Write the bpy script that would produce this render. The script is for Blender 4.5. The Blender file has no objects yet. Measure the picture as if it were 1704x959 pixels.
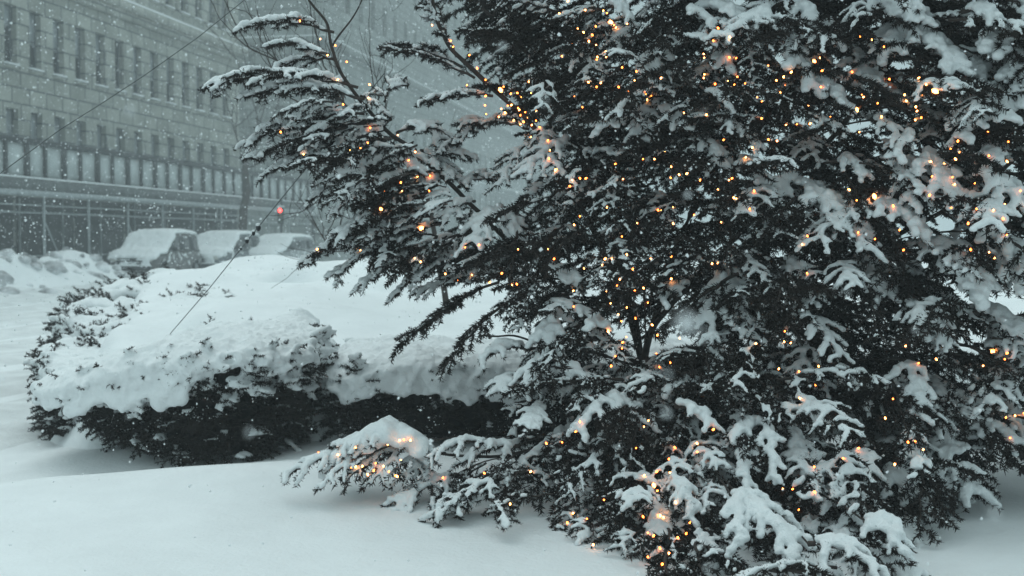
import bpy, math, random
import numpy as np
from mathutils import Vector
from mathutils.bvhtree import BVHTree

sc = bpy.context.scene
COL = sc.collection
R = math.radians
rng = np.random.default_rng(11)
random.seed(11)

# ------------------------------------------------------------------ camera
F = 1900.0
PITCH = math.atan(79.5 / F)
CAMZ = 1.5
cam_d = bpy.data.cameras.new('camera')
cam = bpy.data.objects.new('camera', cam_d)
COL.objects.link(cam)
cam.location = (0, 0, CAMZ)
cam.rotation_euler = (R(90) - PITCH, 0, 0)
cam_d.sensor_width = 36.0
cam_d.lens = 36.0 * F / 1704.0
cam_d.clip_start = 0.05
cam_d.clip_end = 1500
cam_d.dof.use_dof = True
cam_d.dof.focus_distance = 5.6
cam_d.dof.aperture_fstop = 3.2
sc.camera = cam

# ------------------------------------------------------------------ world, sun, exposure
SUN_EL, SUN_AZ = R(62), R(-35)       # high, from behind the hedge on the left
wd = bpy.data.worlds.new('World')
sc.world = wd
wd.use_nodes = True
nt = wd.node_tree
nt.nodes.clear()
wo = nt.nodes.new('ShaderNodeOutputWorld')
bg = nt.nodes.new('ShaderNodeBackground')
sky = nt.nodes.new('ShaderNodeTexSky')
sky.sky_type = 'NISHITA'
sky.sun_disc = False
sky.sun_elevation = SUN_EL
sky.sun_rotation = SUN_AZ
sky.dust_density = 6.0
sky.air_density = 1.0
tc = nt.nodes.new('ShaderNodeTexCoord')
sx = nt.nodes.new('ShaderNodeSeparateXYZ')
mr = nt.nodes.new('ShaderNodeMapRange')      # overcast sky: zenith about three times the horizon
mr.inputs['From Min'].default_value = 0.0
mr.inputs['From Max'].default_value = 1.0
mr.inputs['To Min'].default_value = 0.0
mr.inputs['To Max'].default_value = 1.0
ramp = nt.nodes.new('ShaderNodeMix'); ramp.data_type = 'RGBA'
ramp.inputs['A'].default_value = (1.50, 2.28, 2.36, 1)
ramp.inputs['B'].default_value = (8.9, 11.0, 11.2, 1)
mixn = nt.nodes.new('ShaderNodeMix'); mixn.data_type = 'RGBA'
mixn.inputs['Factor'].default_value = 0.9
nt.links.new(tc.outputs['Generated'], sx.inputs[0])
nt.links.new(sx.outputs['Z'], mr.inputs['Value'])
nt.links.new(mr.outputs[0], ramp.inputs['Factor'])
nt.links.new(sky.outputs[0], mixn.inputs['A'])
nt.links.new(ramp.outputs['Result'], mixn.inputs['B'])
nt.links.new(mixn.outputs['Result'], bg.inputs['Color'])
nt.links.new(bg.outputs[0], wo.inputs[0])
bg.inputs['Strength'].default_value = 0.10
sun_d = bpy.data.lights.new('sun', 'SUN')
sun = bpy.data.objects.new('sun', sun_d)
COL.objects.link(sun)
sun_d.energy = 0.6
sun_d.angle = R(50)
sun_d.color = (0.93, 0.98, 1.0)
sd = Vector((math.sin(SUN_AZ) * math.cos(SUN_EL), math.cos(SUN_AZ) * math.cos(SUN_EL), math.sin(SUN_EL)))
sun.rotation_euler = sd.to_track_quat('Z', 'Y').to_euler()
sc.view_settings.view_transform = 'Standard'
sc.view_settings.look = 'None'
sc.view_settings.exposure = 0.14
sc.view_settings.gamma = 1.0
sc.render.engine = 'CYCLES'
sc.cycles.max_bounces = 6
sc.cycles.diffuse_bounces = 3
sc.cycles.volume_bounces = 1
sc.cycles.transparent_max_bounces = 8
sc.cycles.use_denoising = True
sc.cycles.sample_clamp_indirect = 4.0

# ------------------------------------------------------------------ helpers
cp, sp = math.cos(PITCH), math.sin(PITCH)
def P(px, py, D):
    """world point seen at photo pixel (px, py) at distance D along the optical axis"""
    x = (px - 852.0) / F * D
    yc = (479.5 - py) / F * D
    return np.array([x, D * cp + yc * sp, CAMZ - D * sp + yc * cp])

TH = R(10.4)
DV = np.array([math.sin(TH), math.cos(TH), 0.0])      # along the street
NU = np.array([-math.cos(TH), math.sin(TH), 0.0])     # to the left of the street
def UV(u, v, z=0.0):
    return NU * u + DV * v + np.array([0, 0, z])

def _h(ix, iy, iz):
    n = (ix * 374761393 + iy * 668265263 + iz * 2147483647 + 1013904223).astype(np.int64) & 0x7fffffff
    n = (n ^ (n >> 13)) * 1274126177 & 0x7fffffff
    return ((n ^ (n >> 16)) & 0xffff) / 65535.0
def vnoise(p, scale=1.0, seed=0):
    p = np.asarray(p, float) * scale + seed * 17.31
    i = np.floor(p).astype(np.int64); f = p - i
    f = f * f * (3 - 2 * f)
    r = 0
    for dx in (0, 1):
        for dy in (0, 1):
            for dz in (0, 1):
                w = (f[:, 0] if dx else 1 - f[:, 0]) * (f[:, 1] if dy else 1 - f[:, 1]) * (f[:, 2] if dz else 1 - f[:, 2])
                r = r + w * _h(i[:, 0] + dx, i[:, 1] + dy, i[:, 2] + dz)
    return r
def fbm(p, scale=1.0, oct=4, seed=0):
    a, s, t = 1.0, 0.0, 0.0
    for k in range(oct):
        s = s + a * vnoise(p, scale * 2 ** k, seed + k); t += a; a *= 0.5
    return s / t - 0.5

def mat(name, color, rough=0.8, bump=None, noise=None, spec=0.3, metallic=0.0, emit=None):
    m = bpy.data.materials.new(name); m.use_nodes = True
    n = m.node_tree.nodes; l = m.node_tree.links
    b = n['Principled BSDF']
    b.inputs['Base Color'].default_value = (*color, 1)
    b.inputs['Roughness'].default_value = rough
    b.inputs['Specular IOR Level'].default_value = spec
    b.inputs['Metallic'].default_value = metallic
    if emit:
        b.inputs['Emission Color'].default_value = (*emit[0], 1)
        b.inputs['Emission Strength'].default_value = emit[1]
    t = n.new('ShaderNodeTexCoord')
    if noise:   # (scale, dark multiplier, light multiplier)
        x = n.new('ShaderNodeTexNoise'); x.inputs['Scale'].default_value = noise[0]; x.inputs['Detail'].default_value = 5
        l.new(t.outputs['Object'], x.inputs['Vector'])
        r = n.new('ShaderNodeMix'); r.data_type = 'RGBA'
        r.inputs['A'].default_value = (*[c * noise[1] for c in color], 1)
        r.inputs['B'].default_value = (*[min(1, c * noise[2]) for c in color], 1)
        q = n.new('ShaderNodeMapRange'); q.inputs['From Min'].default_value = .3; q.inputs['From Max'].default_value = .7
        l.new(x.outputs['Fac'], q.inputs['Value']); l.new(q.outputs[0], r.inputs['Factor'])
        l.new(r.outputs['Result'], b.inputs['Base Color'])
    if bump:    # list of (scale, strength, distance)
        prev = None
        for (s, st, d) in bump:
            x = n.new('ShaderNodeTexNoise'); x.inputs['Scale'].default_value = s; x.inputs['Detail'].default_value = 4
            l.new(t.outputs['Object'], x.inputs['Vector'])
            u = n.new('ShaderNodeBump'); u.inputs['Strength'].default_value = st; u.inputs['Distance'].default_value = d
            l.new(x.outputs['Fac'], u.inputs['Height'])
            if prev: l.new(prev.outputs[0], u.inputs['Normal'])
            prev = u
        l.new(prev.outputs[0], b.inputs['Normal'])
    return m

M = {}
M['snow'] = mat('snow', (.83, .86, .87), .7, bump=[(30, .5, .02), (140, .8, .006)], noise=(9, .95, 1.03), spec=.2)
M['ground_snow'] = mat('ground_snow', (.83, .86, .87), .7, bump=[(5, .3, .05), (45, .45, .012), (220, .6, .003)], noise=(3, .95, 1.03), spec=.2)
M['road_snow'] = mat('road_snow', (.74, .765, .77), .75, bump=[(4, .4, .05), (22, .6, .03), (90, .4, .01)], noise=(2.2, .84, 1.1), spec=.2)
M['dirty_snow'] = mat('dirty_snow', (.46, .47, .48), .8, bump=[(6, .6, .08), (30, .5, .02)], noise=(2.3, .35, 1.8))
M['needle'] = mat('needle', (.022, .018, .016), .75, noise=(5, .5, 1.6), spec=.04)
M['needle_shade'] = mat('needle_shade', (.012, .011, .011), .8, noise=(5, .6, 1.4), spec=.02)  # darker copy of needle: shade inside the foliage put into the colour
M['bark'] = mat('bark', (.045, .036, .032), .85, bump=[(40, .6, .01)], noise=(14, .6, 1.4))
M['cable'] = mat('cable', (.012, .018, .014), .5)
M['wire'] = mat('wire', (.09, .10, .10), .5)
M['dark_metal'] = mat('dark_metal', (.030, .033, .036), .5, noise=(3, .7, 1.2))
M['pipe'] = mat('pipe', (.34, .37, .38), .45, noise=(6, .75, 1.15))
M['plank'] = mat('plank', (.13, .14, .14), .8, noise=(3, .7, 1.2))
M['panel'] = mat("panel", (.46, .50, .50), .8, noise=(1.5, .85, 1.1))
M['glass'] = mat('glass', (.03, .035, .04), .12, spec=.6)
M['blind'] = mat('blind', (.33, .36, .38), .7, noise=(1, .8, 1.1))
M['shop_shade'] = mat('shop_shade', (.035, .036, .038), .6, noise=(1.2, .4, 1.6))  # near-black colour carries the shade under the shed
M['frame'] = mat('frame', (.10, .11, .12), .6)
M['tyre'] = mat('tyre', (.02, .02, .02), .8)
M['rim'] = mat('rim', (.35, .36, .37), .35, metallic=.8)

def stone(name, col, bw=1.15, bh=.62, mortar=(.09, .10, .10)):
    m = bpy.data.materials.new(name); m.use_nodes = True
    n = m.node_tree.nodes; l = m.node_tree.links; b = n['Principled BSDF']
    b.inputs['Roughness'].default_value = .9
    t = n.new('ShaderNodeTexCoord'); s = n.new('ShaderNodeSeparateXYZ'); c = n.new('ShaderNodeCombineXYZ')
    a = n.new('ShaderNodeMath'); a.operation = 'ADD'
    l.new(t.outputs['Object'], s.inputs[0])
    l.new(s.outputs['X'], a.inputs[0]); l.new(s.outputs['Y'], a.inputs[1])
    l.new(a.outputs[0], c.inputs['X']); l.new(s.outputs['Z'], c.inputs['Y'])
    k = n.new('ShaderNodeTexBrick')
    k.inputs['Scale'].default_value = 1.0
    k.inputs['Brick Width'].default_value = bw; k.inputs['Row Height'].default_value = bh
    k.inputs['Mortar Size'].default_value = .045; k.inputs['Mortar Smooth'].default_value = .4
    k.inputs['Color1'].default_value = (*[q * .86 for q in col], 1)
    k.inputs['Color2'].default_value = (*[q * 1.12 for q in col], 1)
    k.inputs['Mortar'].default_value = (*mortar, 1)
    l.new(c.outputs[0], k.inputs['Vector'])
    x = n.new('ShaderNodeTexNoise'); x.inputs['Scale'].default_value = .8; x.inputs['Detail'].default_value = 8
    l.new(t.outputs['Object'], x.inputs['Vector'])
    mx = n.new('ShaderNodeMix'); mx.data_type = 'RGBA'; mx.blend_type = 'MULTIPLY'; mx.inputs['Factor'].default_value = .75
    q = n.new('ShaderNodeMapRange'); q.inputs['From Min'].default_value = .3; q.inputs['From Max'].default_value = .7
    q.inputs['To Min'].default_value = .62; q.inputs['To Max'].default_value = 1.15
    l.new(x.outputs['Fac'], q.inputs['Value']); l.new(q.outputs[0], mx.inputs['B']); l.new(k.outputs['Color'], mx.inputs['A'])
    l.new(mx.outputs['Result'], b.inputs['Base Color'])
    u = n.new('ShaderNodeBump'); u.inputs['Strength'].default_value = .6; u.inputs['Distance'].default_value = .03
    l.new(k.outputs['Fac'], u.inputs['Height']); u.invert = True
    l.new(u.outputs[0], b.inputs['Normal'])
    return m
M['stone'] = stone('stone', (.36, .37, .335), mortar=(.13, .14, .14))
M['far_stone'] = stone('far_stone', (.26, .28, .27))

# mesh builder -----------------------------------------------------
class MB:
    def __init__(s): s.v = []; s.f = []; s.n = 0
    def add(s, v, f):
        v = np.asarray(v, float).reshape(-1, 3); s.v.append(v)
        f = np.asarray(f, dtype=np.int64); s.f.append(f + s.n); s.n += len(v); return s
    def box(s, a, b):
        x0, y0, z0 = a; x1, y1, z1 = b
        v = [(x0, y0, z0), (x1, y0, z0), (x1, y1, z0), (x0, y1, z0), (x0, y0, z1), (x1, y0, z1), (x1, y1, z1), (x0, y1, z1)]
        f = [(0, 3, 2, 1), (4, 5, 6, 7), (0, 1, 5, 4), (1, 2, 6, 5), (2, 3, 7, 6), (3, 0, 4, 7)]
        return s.add(v, f)
    def tube(s, pts, r, k=6):
        v, f = tube_arr(np.asarray(pts, float), r, k); return s.add(v, f)
    def build(s, name, m, parent=None, smooth=False):
        return obj(name, np.concatenate(s.v), s.f, m, parent, smooth)

def mesh_from(name, v, faces, smooth=False):
    """faces: list of (n,k) int arrays"""
    if isinstance(faces, np.ndarray): faces = [faces]
    me = bpy.data.meshes.new(name)
    me.vertices.add(len(v)); me.vertices.foreach_set('co', np.asarray(v, np.float32).ravel())
    loops = np.concatenate([f.ravel() for f in faces]).astype(np.int32)
    tot = np.concatenate([np.full(len(f), f.shape[1]) for f in faces]).astype(np.int32)
    start = np.concatenate([[0], np.cumsum(tot)[:-1]]).astype(np.int32)
    me.loops.add(len(loops)); me.loops.foreach_set('vertex_index', loops)
    me.polygons.add(len(tot)); me.polygons.foreach_set('loop_start', start); me.polygons.foreach_set('loop_total', tot)
    if smooth: me.polygons.foreach_set('use_smooth', np.ones(len(tot), bool))
    me.update(calc_edges=True)
    return me
def link(name, me, parent=None):
    o = bpy.data.objects.new(name, me); COL.objects.link(o)
    if parent is not None: o.parent = parent
    return o
def obj(name, v, faces, m, parent=None, smooth=False):
    me = mesh_from(name, v, faces, smooth)
    if m: me.materials.append(m)
    return link(name, me, parent)
def tag(o, label=None, cat=None, group=None, kind=None):
    if label: o['label'] = label
    if cat: o['category'] = cat
    if group: o['group'] = group
    if kind: o['kind'] = kind
    return o
def empty(name, loc=(0, 0, 0), rz=0.0):
    o = bpy.data.objects.new(name, None); COL.objects.link(o)
    o.empty_display_size = .1
    o.location = [float(c) for c in loc]; o.rotation_euler = (0, 0, rz); return o
def copy_tree(o, parent=None):
    c = o.copy(); COL.objects.link(c)
    if parent is not None: c.parent = parent
    for ch in o.children: copy_tree(ch, c)
    return c

def frames(pts):
    t = np.gradient(pts, axis=0); t /= np.linalg.norm(t, axis=1)[:, None] + 1e-9
    ref = np.where(np.abs(t[:, 2:3]) > .9, np.array([[1., 0, 0]]), np.array([[0, 0, 1.]]))
    a = np.cross(t, ref); a /= np.linalg.norm(a, axis=1)[:, None] + 1e-9
    b = np.cross(t, a)
    return t, a, b
def tube_arr(pts, r, k=6):
    n = len(pts); r = np.broadcast_to(np.asarray(r, float), (n,))
    t, a, b = frames(pts)
    an = np.arange(k) / k * 2 * math.pi
    ring = pts[:, None] + r[:, None, None] * (np.cos(an)[None, :, None] * a[:, None] + np.sin(an)[None, :, None] * b[:, None])
    v = ring.reshape(-1, 3)
    i = np.arange(n - 1)[:, None] * k; j = np.arange(k)[None]; j2 = (j + 1) % k
    f = np.stack([i + j, i + j2, i + k + j2, i + k + j], -1).reshape(-1, 4)
    v = np.concatenate([v, pts[:1], pts[-1:]])
    c0, c1 = n * k, n * k + 1
    jj = np.arange(k); jn = (jj + 1) % k
    e0 = np.stack([np.full(k, c0), jn, jj, jj], -1); e1 = np.stack([np.full(k, c1), (n - 1) * k + jj, (n - 1) * k + jn, (n - 1) * k + jn], -1)
    return v, np.concatenate([f, np.stack([e0[:, 0], e0[:, 1], e0[:, 2], e0[:, 0]], -1)[:0]])
def curve(p0, p1, p2, n):
    t = np.linspace(0, 1, n)[:, None]
    return (1 - t) ** 2 * p0 + 2 * t * (1 - t) * p1 + t * t * p2

# icosphere-ish unit blob for snow lumps
def ico(sub=1):
    import bmesh
    bm = bmesh.new(); bmesh.ops.create_icosphere(bm, subdivisions=sub, radius=1.0)
    v = np.array([x.co[:] for x in bm.verts]); f = np.array([[q.index for q in p.verts] for p in bm.faces]); bm.free()
    return v, f
ICO1 = ico(1); ICO2 = ico(2)
def blobs(cen, rad, flat=.45, base=ICO1, zs=1.0):
    """dome topped, flat bottomed lumps"""
    bv, bf = base
    u = bv.copy(); u[:, 2] = np.where(u[:, 2] < 0, u[:, 2] * flat, u[:, 2] * zs)
    v = (cen[:, None] + rad[:, None, None] * u[None]).reshape(-1, 3)
    f = (np.arange(len(cen))[:, None, None] * len(bv) + bf[None]).reshape(-1, 3)
    return v, f

PENDING = []      # lumps waiting to be fused
def fuse_later(name, v, f, m, parent, voxel, smooth=2, amp=.0, ascale=14, crumbs=None):
    me = mesh_from(name, v, [f]); o = link(name, me, parent)
    me.materials.append(m)
    md = o.modifiers.new('r', 'REMESH'); md.mode = 'VOXEL'; md.voxel_size = voxel; md.use_smooth_shade = True
    if smooth:
        s = o.modifiers.new('s', 'SMOOTH'); s.factor = .5; s.iterations = smooth
    PENDING.append((o, amp, ascale, m, crumbs))
    return o
def fuse_all():
    dg = bpy.context.evaluated_depsgraph_get(); dg.update()
    for o, amp, ascale, m, crumbs in PENDING:
        me = bpy.data.meshes.new_from_object(o.evaluated_get(dg), preserve_all_data_layers=False, depsgraph=dg)
        n = len(me.vertices)
        if amp and n:
            co = np.empty(n * 3, np.float32); me.vertices.foreach_get('co', co); co = co.reshape(-1, 3)
            no = np.empty(n * 3, np.float32); me.vertices.foreach_get('normal', no); no = no.reshape(-1, 3)
            co = co + no * (fbm(co, ascale, 4)[:, None] * 2 * amp)
            if crumbs is not None:      # loose crumbs of snow caught on the twigs
                lt = np.empty(len(me.polygons), np.int32); me.polygons.foreach_get('loop_total', lt)
                lv = np.empty(len(me.loops), np.int32); me.loops.foreach_get('vertex_index', lv)
                ls = np.empty(len(me.polygons), np.int32); me.polygons.foreach_get('loop_start', ls)
                fs = [lv[ls[lt == k][:, None] + np.arange(k)] for k in np.unique(lt)]
                fs.append(crumbs[1] + n)
                me2 = mesh_from(me.name, np.concatenate([co, crumbs[0]]), fs); bpy.data.meshes.remove(me); me = me2
            else:
                me.vertices.foreach_set('co', co.astype(np.float32).ravel())
        me.polygons.foreach_set('use_smooth', np.ones(len(me.polygons), bool))
        me.materials.clear(); me.materials.append(m)
        me.update()
        o.modifiers.clear(); old = o.data; o.data = me; bpy.data.meshes.remove(old)
    PENDING.clear()

OCT = (np.array([(1, 0, 0), (-1, 0, 0), (0, 1, 0), (0, -1, 0), (0, 0, 1), (0, 0, -1)], float),
       np.array([(0, 2, 4), (2, 1, 4), (1, 3, 4), (3, 0, 4), (2, 0, 5), (1, 2, 5), (3, 1, 5), (0, 3, 5)]))
def crumb_mesh(lines, dens, g, r0=.0018, r1=.006, off=.014):
    A_ = np.concatenate([p[:-1] for p, l in lines if l]); B_ = np.concatenate([p[1:] for p, l in lines if l])
    d = B_ - A_; cnt = g.poisson(np.linalg.norm(d, axis=1) * dens * np.clip(vnoise(A_, 9, 4) * 6 - 3.2, 0, 2.5)); i = np.repeat(np.arange(len(A_)), cnt)
    c = A_[i] + d[i] * g.random((len(i), 1)) + g.normal(size=(len(i), 3)) * off * .6 + [0, 0, off * .7]
    r_ = g.uniform(r0, r1, len(c)) ; u = OCT[0][None] * g.uniform(.6, 1.5, (len(c), 6, 1))
    v = (c[:, None] + r_[:, None, None] * u).reshape(-1, 3)
    return v, (np.arange(len(c))[:, None, None] * 6 + OCT[1][None]).reshape(-1, 3)

# ------------------------------------------------------------------ ground
def sstep(a, b, x):
    t = np.clip((x - a) / (b - a), 0, 1); return t * t * (3 - 2 * t)
def ground_z(x, y):
    p = np.stack([x, y, np.zeros_like(x)], -1)
    u = p @ NU; v = p @ DV
    z = np.zeros_like(x)
    z += .17 * (1 - sstep(3.6, 5.0, u)) * (1 - sstep(40, 60, y))
    z += .10 * fbm(p, .55, 3, 3) * (1 - sstep(14, 22, y)) + .25 * fbm(p, .12, 2, 5) * sstep(9, 20, y) * (1 - sstep(18, 19.5, u))
    # hollow blown out in front of the left hedge, and the drift lip in front of it
    z -= .10 * np.exp(-(((x + 2.35) / .8) ** 2 + ((y - 6.95) / .42) ** 2))
    z += .07 * np.exp(-(((x + 1.35) / .9) ** 2 + ((y - 6.25) / .5) ** 2))
    # ploughed bank along the far kerb
    bank = np.exp(-((u - 20.6) / 1.5) ** 2) * (1 - sstep(33.5, 37.0, v)) * sstep(6, 14, v)
    lump = fbm(p, 1.1, 4, 9)
    z += bank * (1.0 + 1.5 * lump)
    bank2 = np.exp(-((u - 20.0) / .9) ** 2) * sstep(36, 39, v)
    z += bank2 * (.18 + .3 * lump)
    return z
def grid_mesh(name, xs, ys, fz, m, parent=None):
    X, Y = np.meshgrid(xs, ys); Z = fz(X.ravel(), Y.ravel())
    v = np.stack([X.ravel(), Y.ravel(), Z], -1)
    nx, ny = len(xs), len(ys)
    i = (np.arange(ny - 1)[:, None] * nx + np.arange(nx - 1)[None])
    f = np.stack([i, i + 1, i + nx + 1, i + nx], -1).reshape(-1, 4)
    return obj(name, v, f, m, parent, True)
xs = np.concatenate([np.linspace(-300, -32, 24), np.linspace(-31.5, -6, 110), np.linspace(-5.9, 5, 220), np.linspace(5.2, 14, 50), np.linspace(15, 300, 28)])
ys = np.concatenate([np.linspace(-30, 0, 8), np.linspace(.5, 12, 220), np.linspace(12.2, 50, 190), np.linspace(51, 400, 50)])
tag(grid_mesh('snowy_ground', xs, ys, ground_z, M['ground_snow']), kind='structure')

# street surface with wheel ruts, in street coordinates
def build_road():
    us = np.linspace(4.9, 18.8, 150); vs = np.concatenate([np.linspace(-4, 45, 330), np.linspace(46, 220, 80)])
    U, V = np.meshgrid(us, vs); U = U.ravel(); V = V.ravel()
    p = U[:, None] * NU + V[:, None] * DV
    wob = .25 * fbm(np.stack([V, V * 0, V * 0], -1), .15, 2, 4)
    rut = np.zeros_like(U)
    for c in (6.6, 8.2, 10.4, 12.0, 14.4, 16.0):
        rut -= .045 * np.exp(-((U - c - wob * 2) / .22) ** 2)
        rut += .022 * np.exp(-((U - c - .42 - wob * 2) / .16) ** 2)
    edge = sstep(4.9, 5.3, U) * (1 - sstep(18.4, 18.8, U))
    z = ground_z(p[:, 0], p[:, 1]) + .03 * edge - .02 * (1 - edge) + (rut + .05 * fbm(p, 2.2, 4, 8)) * edge
    nx, ny = len(us), len(vs)
    i = (np.arange(ny - 1)[:, None] * nx + np.arange(nx - 1)[None])
    f = np.stack([i, i + nx, i + nx + 1, i + 1], -1).reshape(-1, 4)
    tag(obj('road', np.stack([p[:, 0], p[:, 1], z], -1), f, M['road_snow'], None, True), kind='structure')
build_road()

# raised planted bed, buried: broad mound of snow behind the clipped hedges
BED = [(-2.75, 7.75), (-3.3, 8.6), (-3.75, 10.5), (-4.35, 12.5), (-4.35, 14.5), (-3.9, 16.5), (-3.2, 18.5), (-1, 19.5), (4, 20.0), (10, 20.0), (13, 16), (11, 9.5), (6, 8.4), (1.5, 8.2), (-.2, 8.0), (-1.2, 7.7)]
def poly_sd(x, y, poly):
    """signed distance, positive inside"""
    d = np.full(x.shape, 1e9); ins = np.zeros(x.shape, bool)
    n = len(poly)
    for k in range(n):
        ax, ay = poly[k]; bx, by = poly[(k + 1) % n]
        ex, ey = bx - ax, by - ay
        t = np.clip(((x - ax) * ex + (y - ay) * ey) / (ex * ex + ey * ey), 0, 1)
        d = np.minimum(d, np.hypot(x - ax - t * ex, y - ay - t * ey))
        c = ((ay > y) != (by > y)) & (x < (bx - ax) * (y - ay) / (by - ay + 1e-12) + ax)
        ins ^= c
    return np.where(ins, d, -d)
def bed_top(x, y):
    p = np.stack([x, y, np.zeros_like(x)], -1)
    z = .69 + .47 * sstep(7.5, 15.5, y) + .16 * fbm(p, 1.1, 4, 21) + .16 * fbm(p, .42, 2, 22)
    for (cx, cy, r, h) in ((-3.1, 15.0, .45, .10), (-2.55, 14.0, .38, .15), (-3.5, 15.6, .5, .12), (-2.2, 12.0, .5, .10), (-1.7, 10.0, .6, .08), (-3.6, 12.9, .5, .10), (-1.3, 14.5, 1.1, .12), (-2.6, 10.4, .5, .08), (-3.0, 8.9, .4, .10), (.9, 12.5, 1.2, .14)):
        z = z + h * np.exp(-((x - cx) ** 2 + (y - cy) ** 2) / r ** 2)
    for (cx, cy, r, h) in ((-2.62, 13.35, .20, .26), (-2.75, 9.6, .2, .16), (-3.0, 14.3, .18, .12), (-1.2, 12.6, .25, .12), (-.9, 11.2, .5, .08)):
        z = z - h * np.exp(-(((x - cx) / 1.5) ** 2 + (y - cy) ** 2) / r ** 2)
    return z
def bed_z(x, y):
    s = poly_sd(x, y, BED)
    wd = 1 + 2.2 * sstep(3.5, 5.5, x)
    w = sstep(-.28 * wd, .30 * wd, s + .16 * fbm(np.stack([x, y, 0 * x], -1), 1.6, 3, 7))
    g = ground_z(x, y)
    return (g - .06) * (1 - w) + bed_top(x, y) * w
tag(grid_mesh('snow_covered_bed', np.linspace(-5.8, 15.5, 440), np.linspace(7.0, 21, 330), bed_z, M['ground_snow']), kind='structure')

# ------------------------------------------------------------------ buildings
RZ = R(90) - TH
def holed_wall(mb, x0, x1, z0, z1, holes, depth=.28, y=0.0):
    """street wall in the local xz plane, rectangular openings with reveals; holes (xa, xb, za, zb)"""
    bx = sorted({x0, x1} | {h[0] for h in holes} | {h[1] for h in holes})
    bz = sorted({z0, z1} | {h[2] for h in holes} | {h[3] for h in holes})
    for i in range(len(bz) - 1):
        zc = (bz[i] + bz[i + 1]) / 2
        run = None
        for j in range(len(bx) - 1):
            xc = (bx[j] + bx[j + 1]) / 2
            hole = any(h[0] < xc < h[1] and h[2] < zc < h[3] for h in holes)
            if not hole:
                if run is None: run = bx[j]
            if (hole or j == len(bx) - 2) and run is not None:
                xe = bx[j] if hole else bx[j + 1]
                mb.add([(run, y, bz[i]), (xe, y, bz[i]), (xe, y, bz[i + 1]), (run, y, bz[i + 1])], [(0, 1, 2, 3)])
                run = None
    for (a, b, c, d) in holes:
        q = y + depth
        mb.add([(a, y, c), (b, y, c), (b, q, c), (a, q, c), (a, y, d), (b, y, d), (b, q, d), (a, q, d)],
               [(0, 1, 2, 3), (5, 4, 7, 6), (0, 3, 7, 4), (2, 1, 5, 6)])

def window_proto(w, h, blind, parent, sash=.5):
    f = MB()
    t = .06
    f.box((-w / 2, 0, 0), (-w / 2 + t, .08, h)); f.box((w / 2 - t, 0, 0), (w / 2, .08, h))
    f.box((-w / 2 + t, 0, 0), (w / 2 - t, .08, t)); f.box((-w / 2 + t, 0, h - t), (w / 2 - t, .08, h))
    f.box((-w / 2 + t, .01, h * sash - t / 2), (w / 2 - t, .09, h * sash + t / 2))
    win = f.build('window', M['frame'], parent)
    p = MB(); p.box((-w / 2 + t, .05, t), (w / 2 - t, .055, h - t)); p.build('pane', M['glass'], win)
    if blind: b = MB(); b.box((-w / 2 + t, .02, h * (1 - blind)), (w / 2 - t, .03, h - t)); b.build('blind', M['blind'], win)
    s = MB(); s.box((-w / 2 - .08, -.36, -.10), (w / 2 + .08, -.002, 0)); s.build('sill', M['stone'], win)
    n = MB(); n.box((-w / 2 - .05, -.34, .003), (w / 2 + .05, -.03, .085)); n.build('snow', M['snow'], win)
    return win

def stone_building(name, u, v0, length, height, rows, spacing, ledge_z, label, m, protos, end_rows=None, depth=18):
    root = empty(name, UV(u, v0), RZ)
    tag(root, label, 'building')
    holes = []; spots = []
    for (z, h, w, off) in rows:
        k = off
        while k + w < length - .8:
            if k > .6: holes.append((k, k + w, z, z + h)); spots.append((k + w / 2, z, h, w))
            k += spacing
    mb = MB(); holed_wall(mb, 0, length, 0, height, holes)
    eh = []; es = []
    mb.add([(0, 0, 0), (0, depth, 0), (0, depth, height), (0, 0, height)], [(0, 3, 2, 1)])
    mb.add([(length, 0, 0), (length, depth, 0), (length, depth, height), (length, 0, height)], [(0, 1, 2, 3)])
    mb.add([(0, depth, 0), (length, depth, 0), (length, depth, height), (0, depth, height)], [(3, 2, 1, 0)])
    mb.add([(0, .5, height - .01), (length, .5, height - .01), (length, depth, height - .01), (0, depth, height - .01)], [(0, 1, 2, 3)])
    mb.add([(0, 0, height), (length, 0, height), (length, .5, height), (0, .5, height)], [(0, 1, 2, 3)])
    mb.build('wall', m, root)
    for z in ledge_z:
        c = MB(); c.box((-.35, -.45, z - .35), (length + .35, -.003, z)); c.box((-.2, -.25, z - .75), (length + .2, -.004, z - .352))
        c.box((-.35, .0, z - .35), (-.004, depth, z))
        cc = c.build('ledge', m, root)
        s = MB(); s.box((-.33, -.43, z + .003), (length + .33, -.006, z + .10)); s.box((-.33, .0, z + .003), (-.006, depth, z + .10)); s.build('snow', M['snow'], cc)
    return root, spots

b1, spots = stone_building('stone_building', 27.0, 27.5, 33.8, 27.0,
    [(4.3, 2.3, .78, .9), (8.25, 2.35, .78, .9), (13.0, 2.5, .78, .9), (17.2, 2.4, .78, .9)], 1.62, [12.3],
    'snow-dusted pale stone apartment building with tall narrow windows, above the sidewalk shed', M['stone'], None)
cache = {}
wr = random.Random(5)
nwin = 0
for (x, z, h, w) in spots:
    if nwin >= 96: break
    key = (round(h, 2), wr.choice((.35, .45, .55, .55, .0, .7, .6, .85)) if z > 6 else wr.choice((.8, .95, .6, .95)))
    if key not in cache:
        cache[key] = window_proto(w, h, key[1], b1); o = cache[key]
    else:
        o = copy_tree(cache[key], b1)
    o.location = (x, .24, z); nwin += 1
# corner return: bay piers between window pairs
for k in range(7):
    pb = MB(); x = 1.9 + k * 4.86; pb.box((x, -.10, 13.05), (x + .34, -.003, 26.0)); pb.build('pier', M['stone'], b1)
for z in ():
    pb = MB(); pb.box((0, -.09, z), (33.8, -.003, z + .16)); pb.build('string_course', M['stone'], b1)
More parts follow.
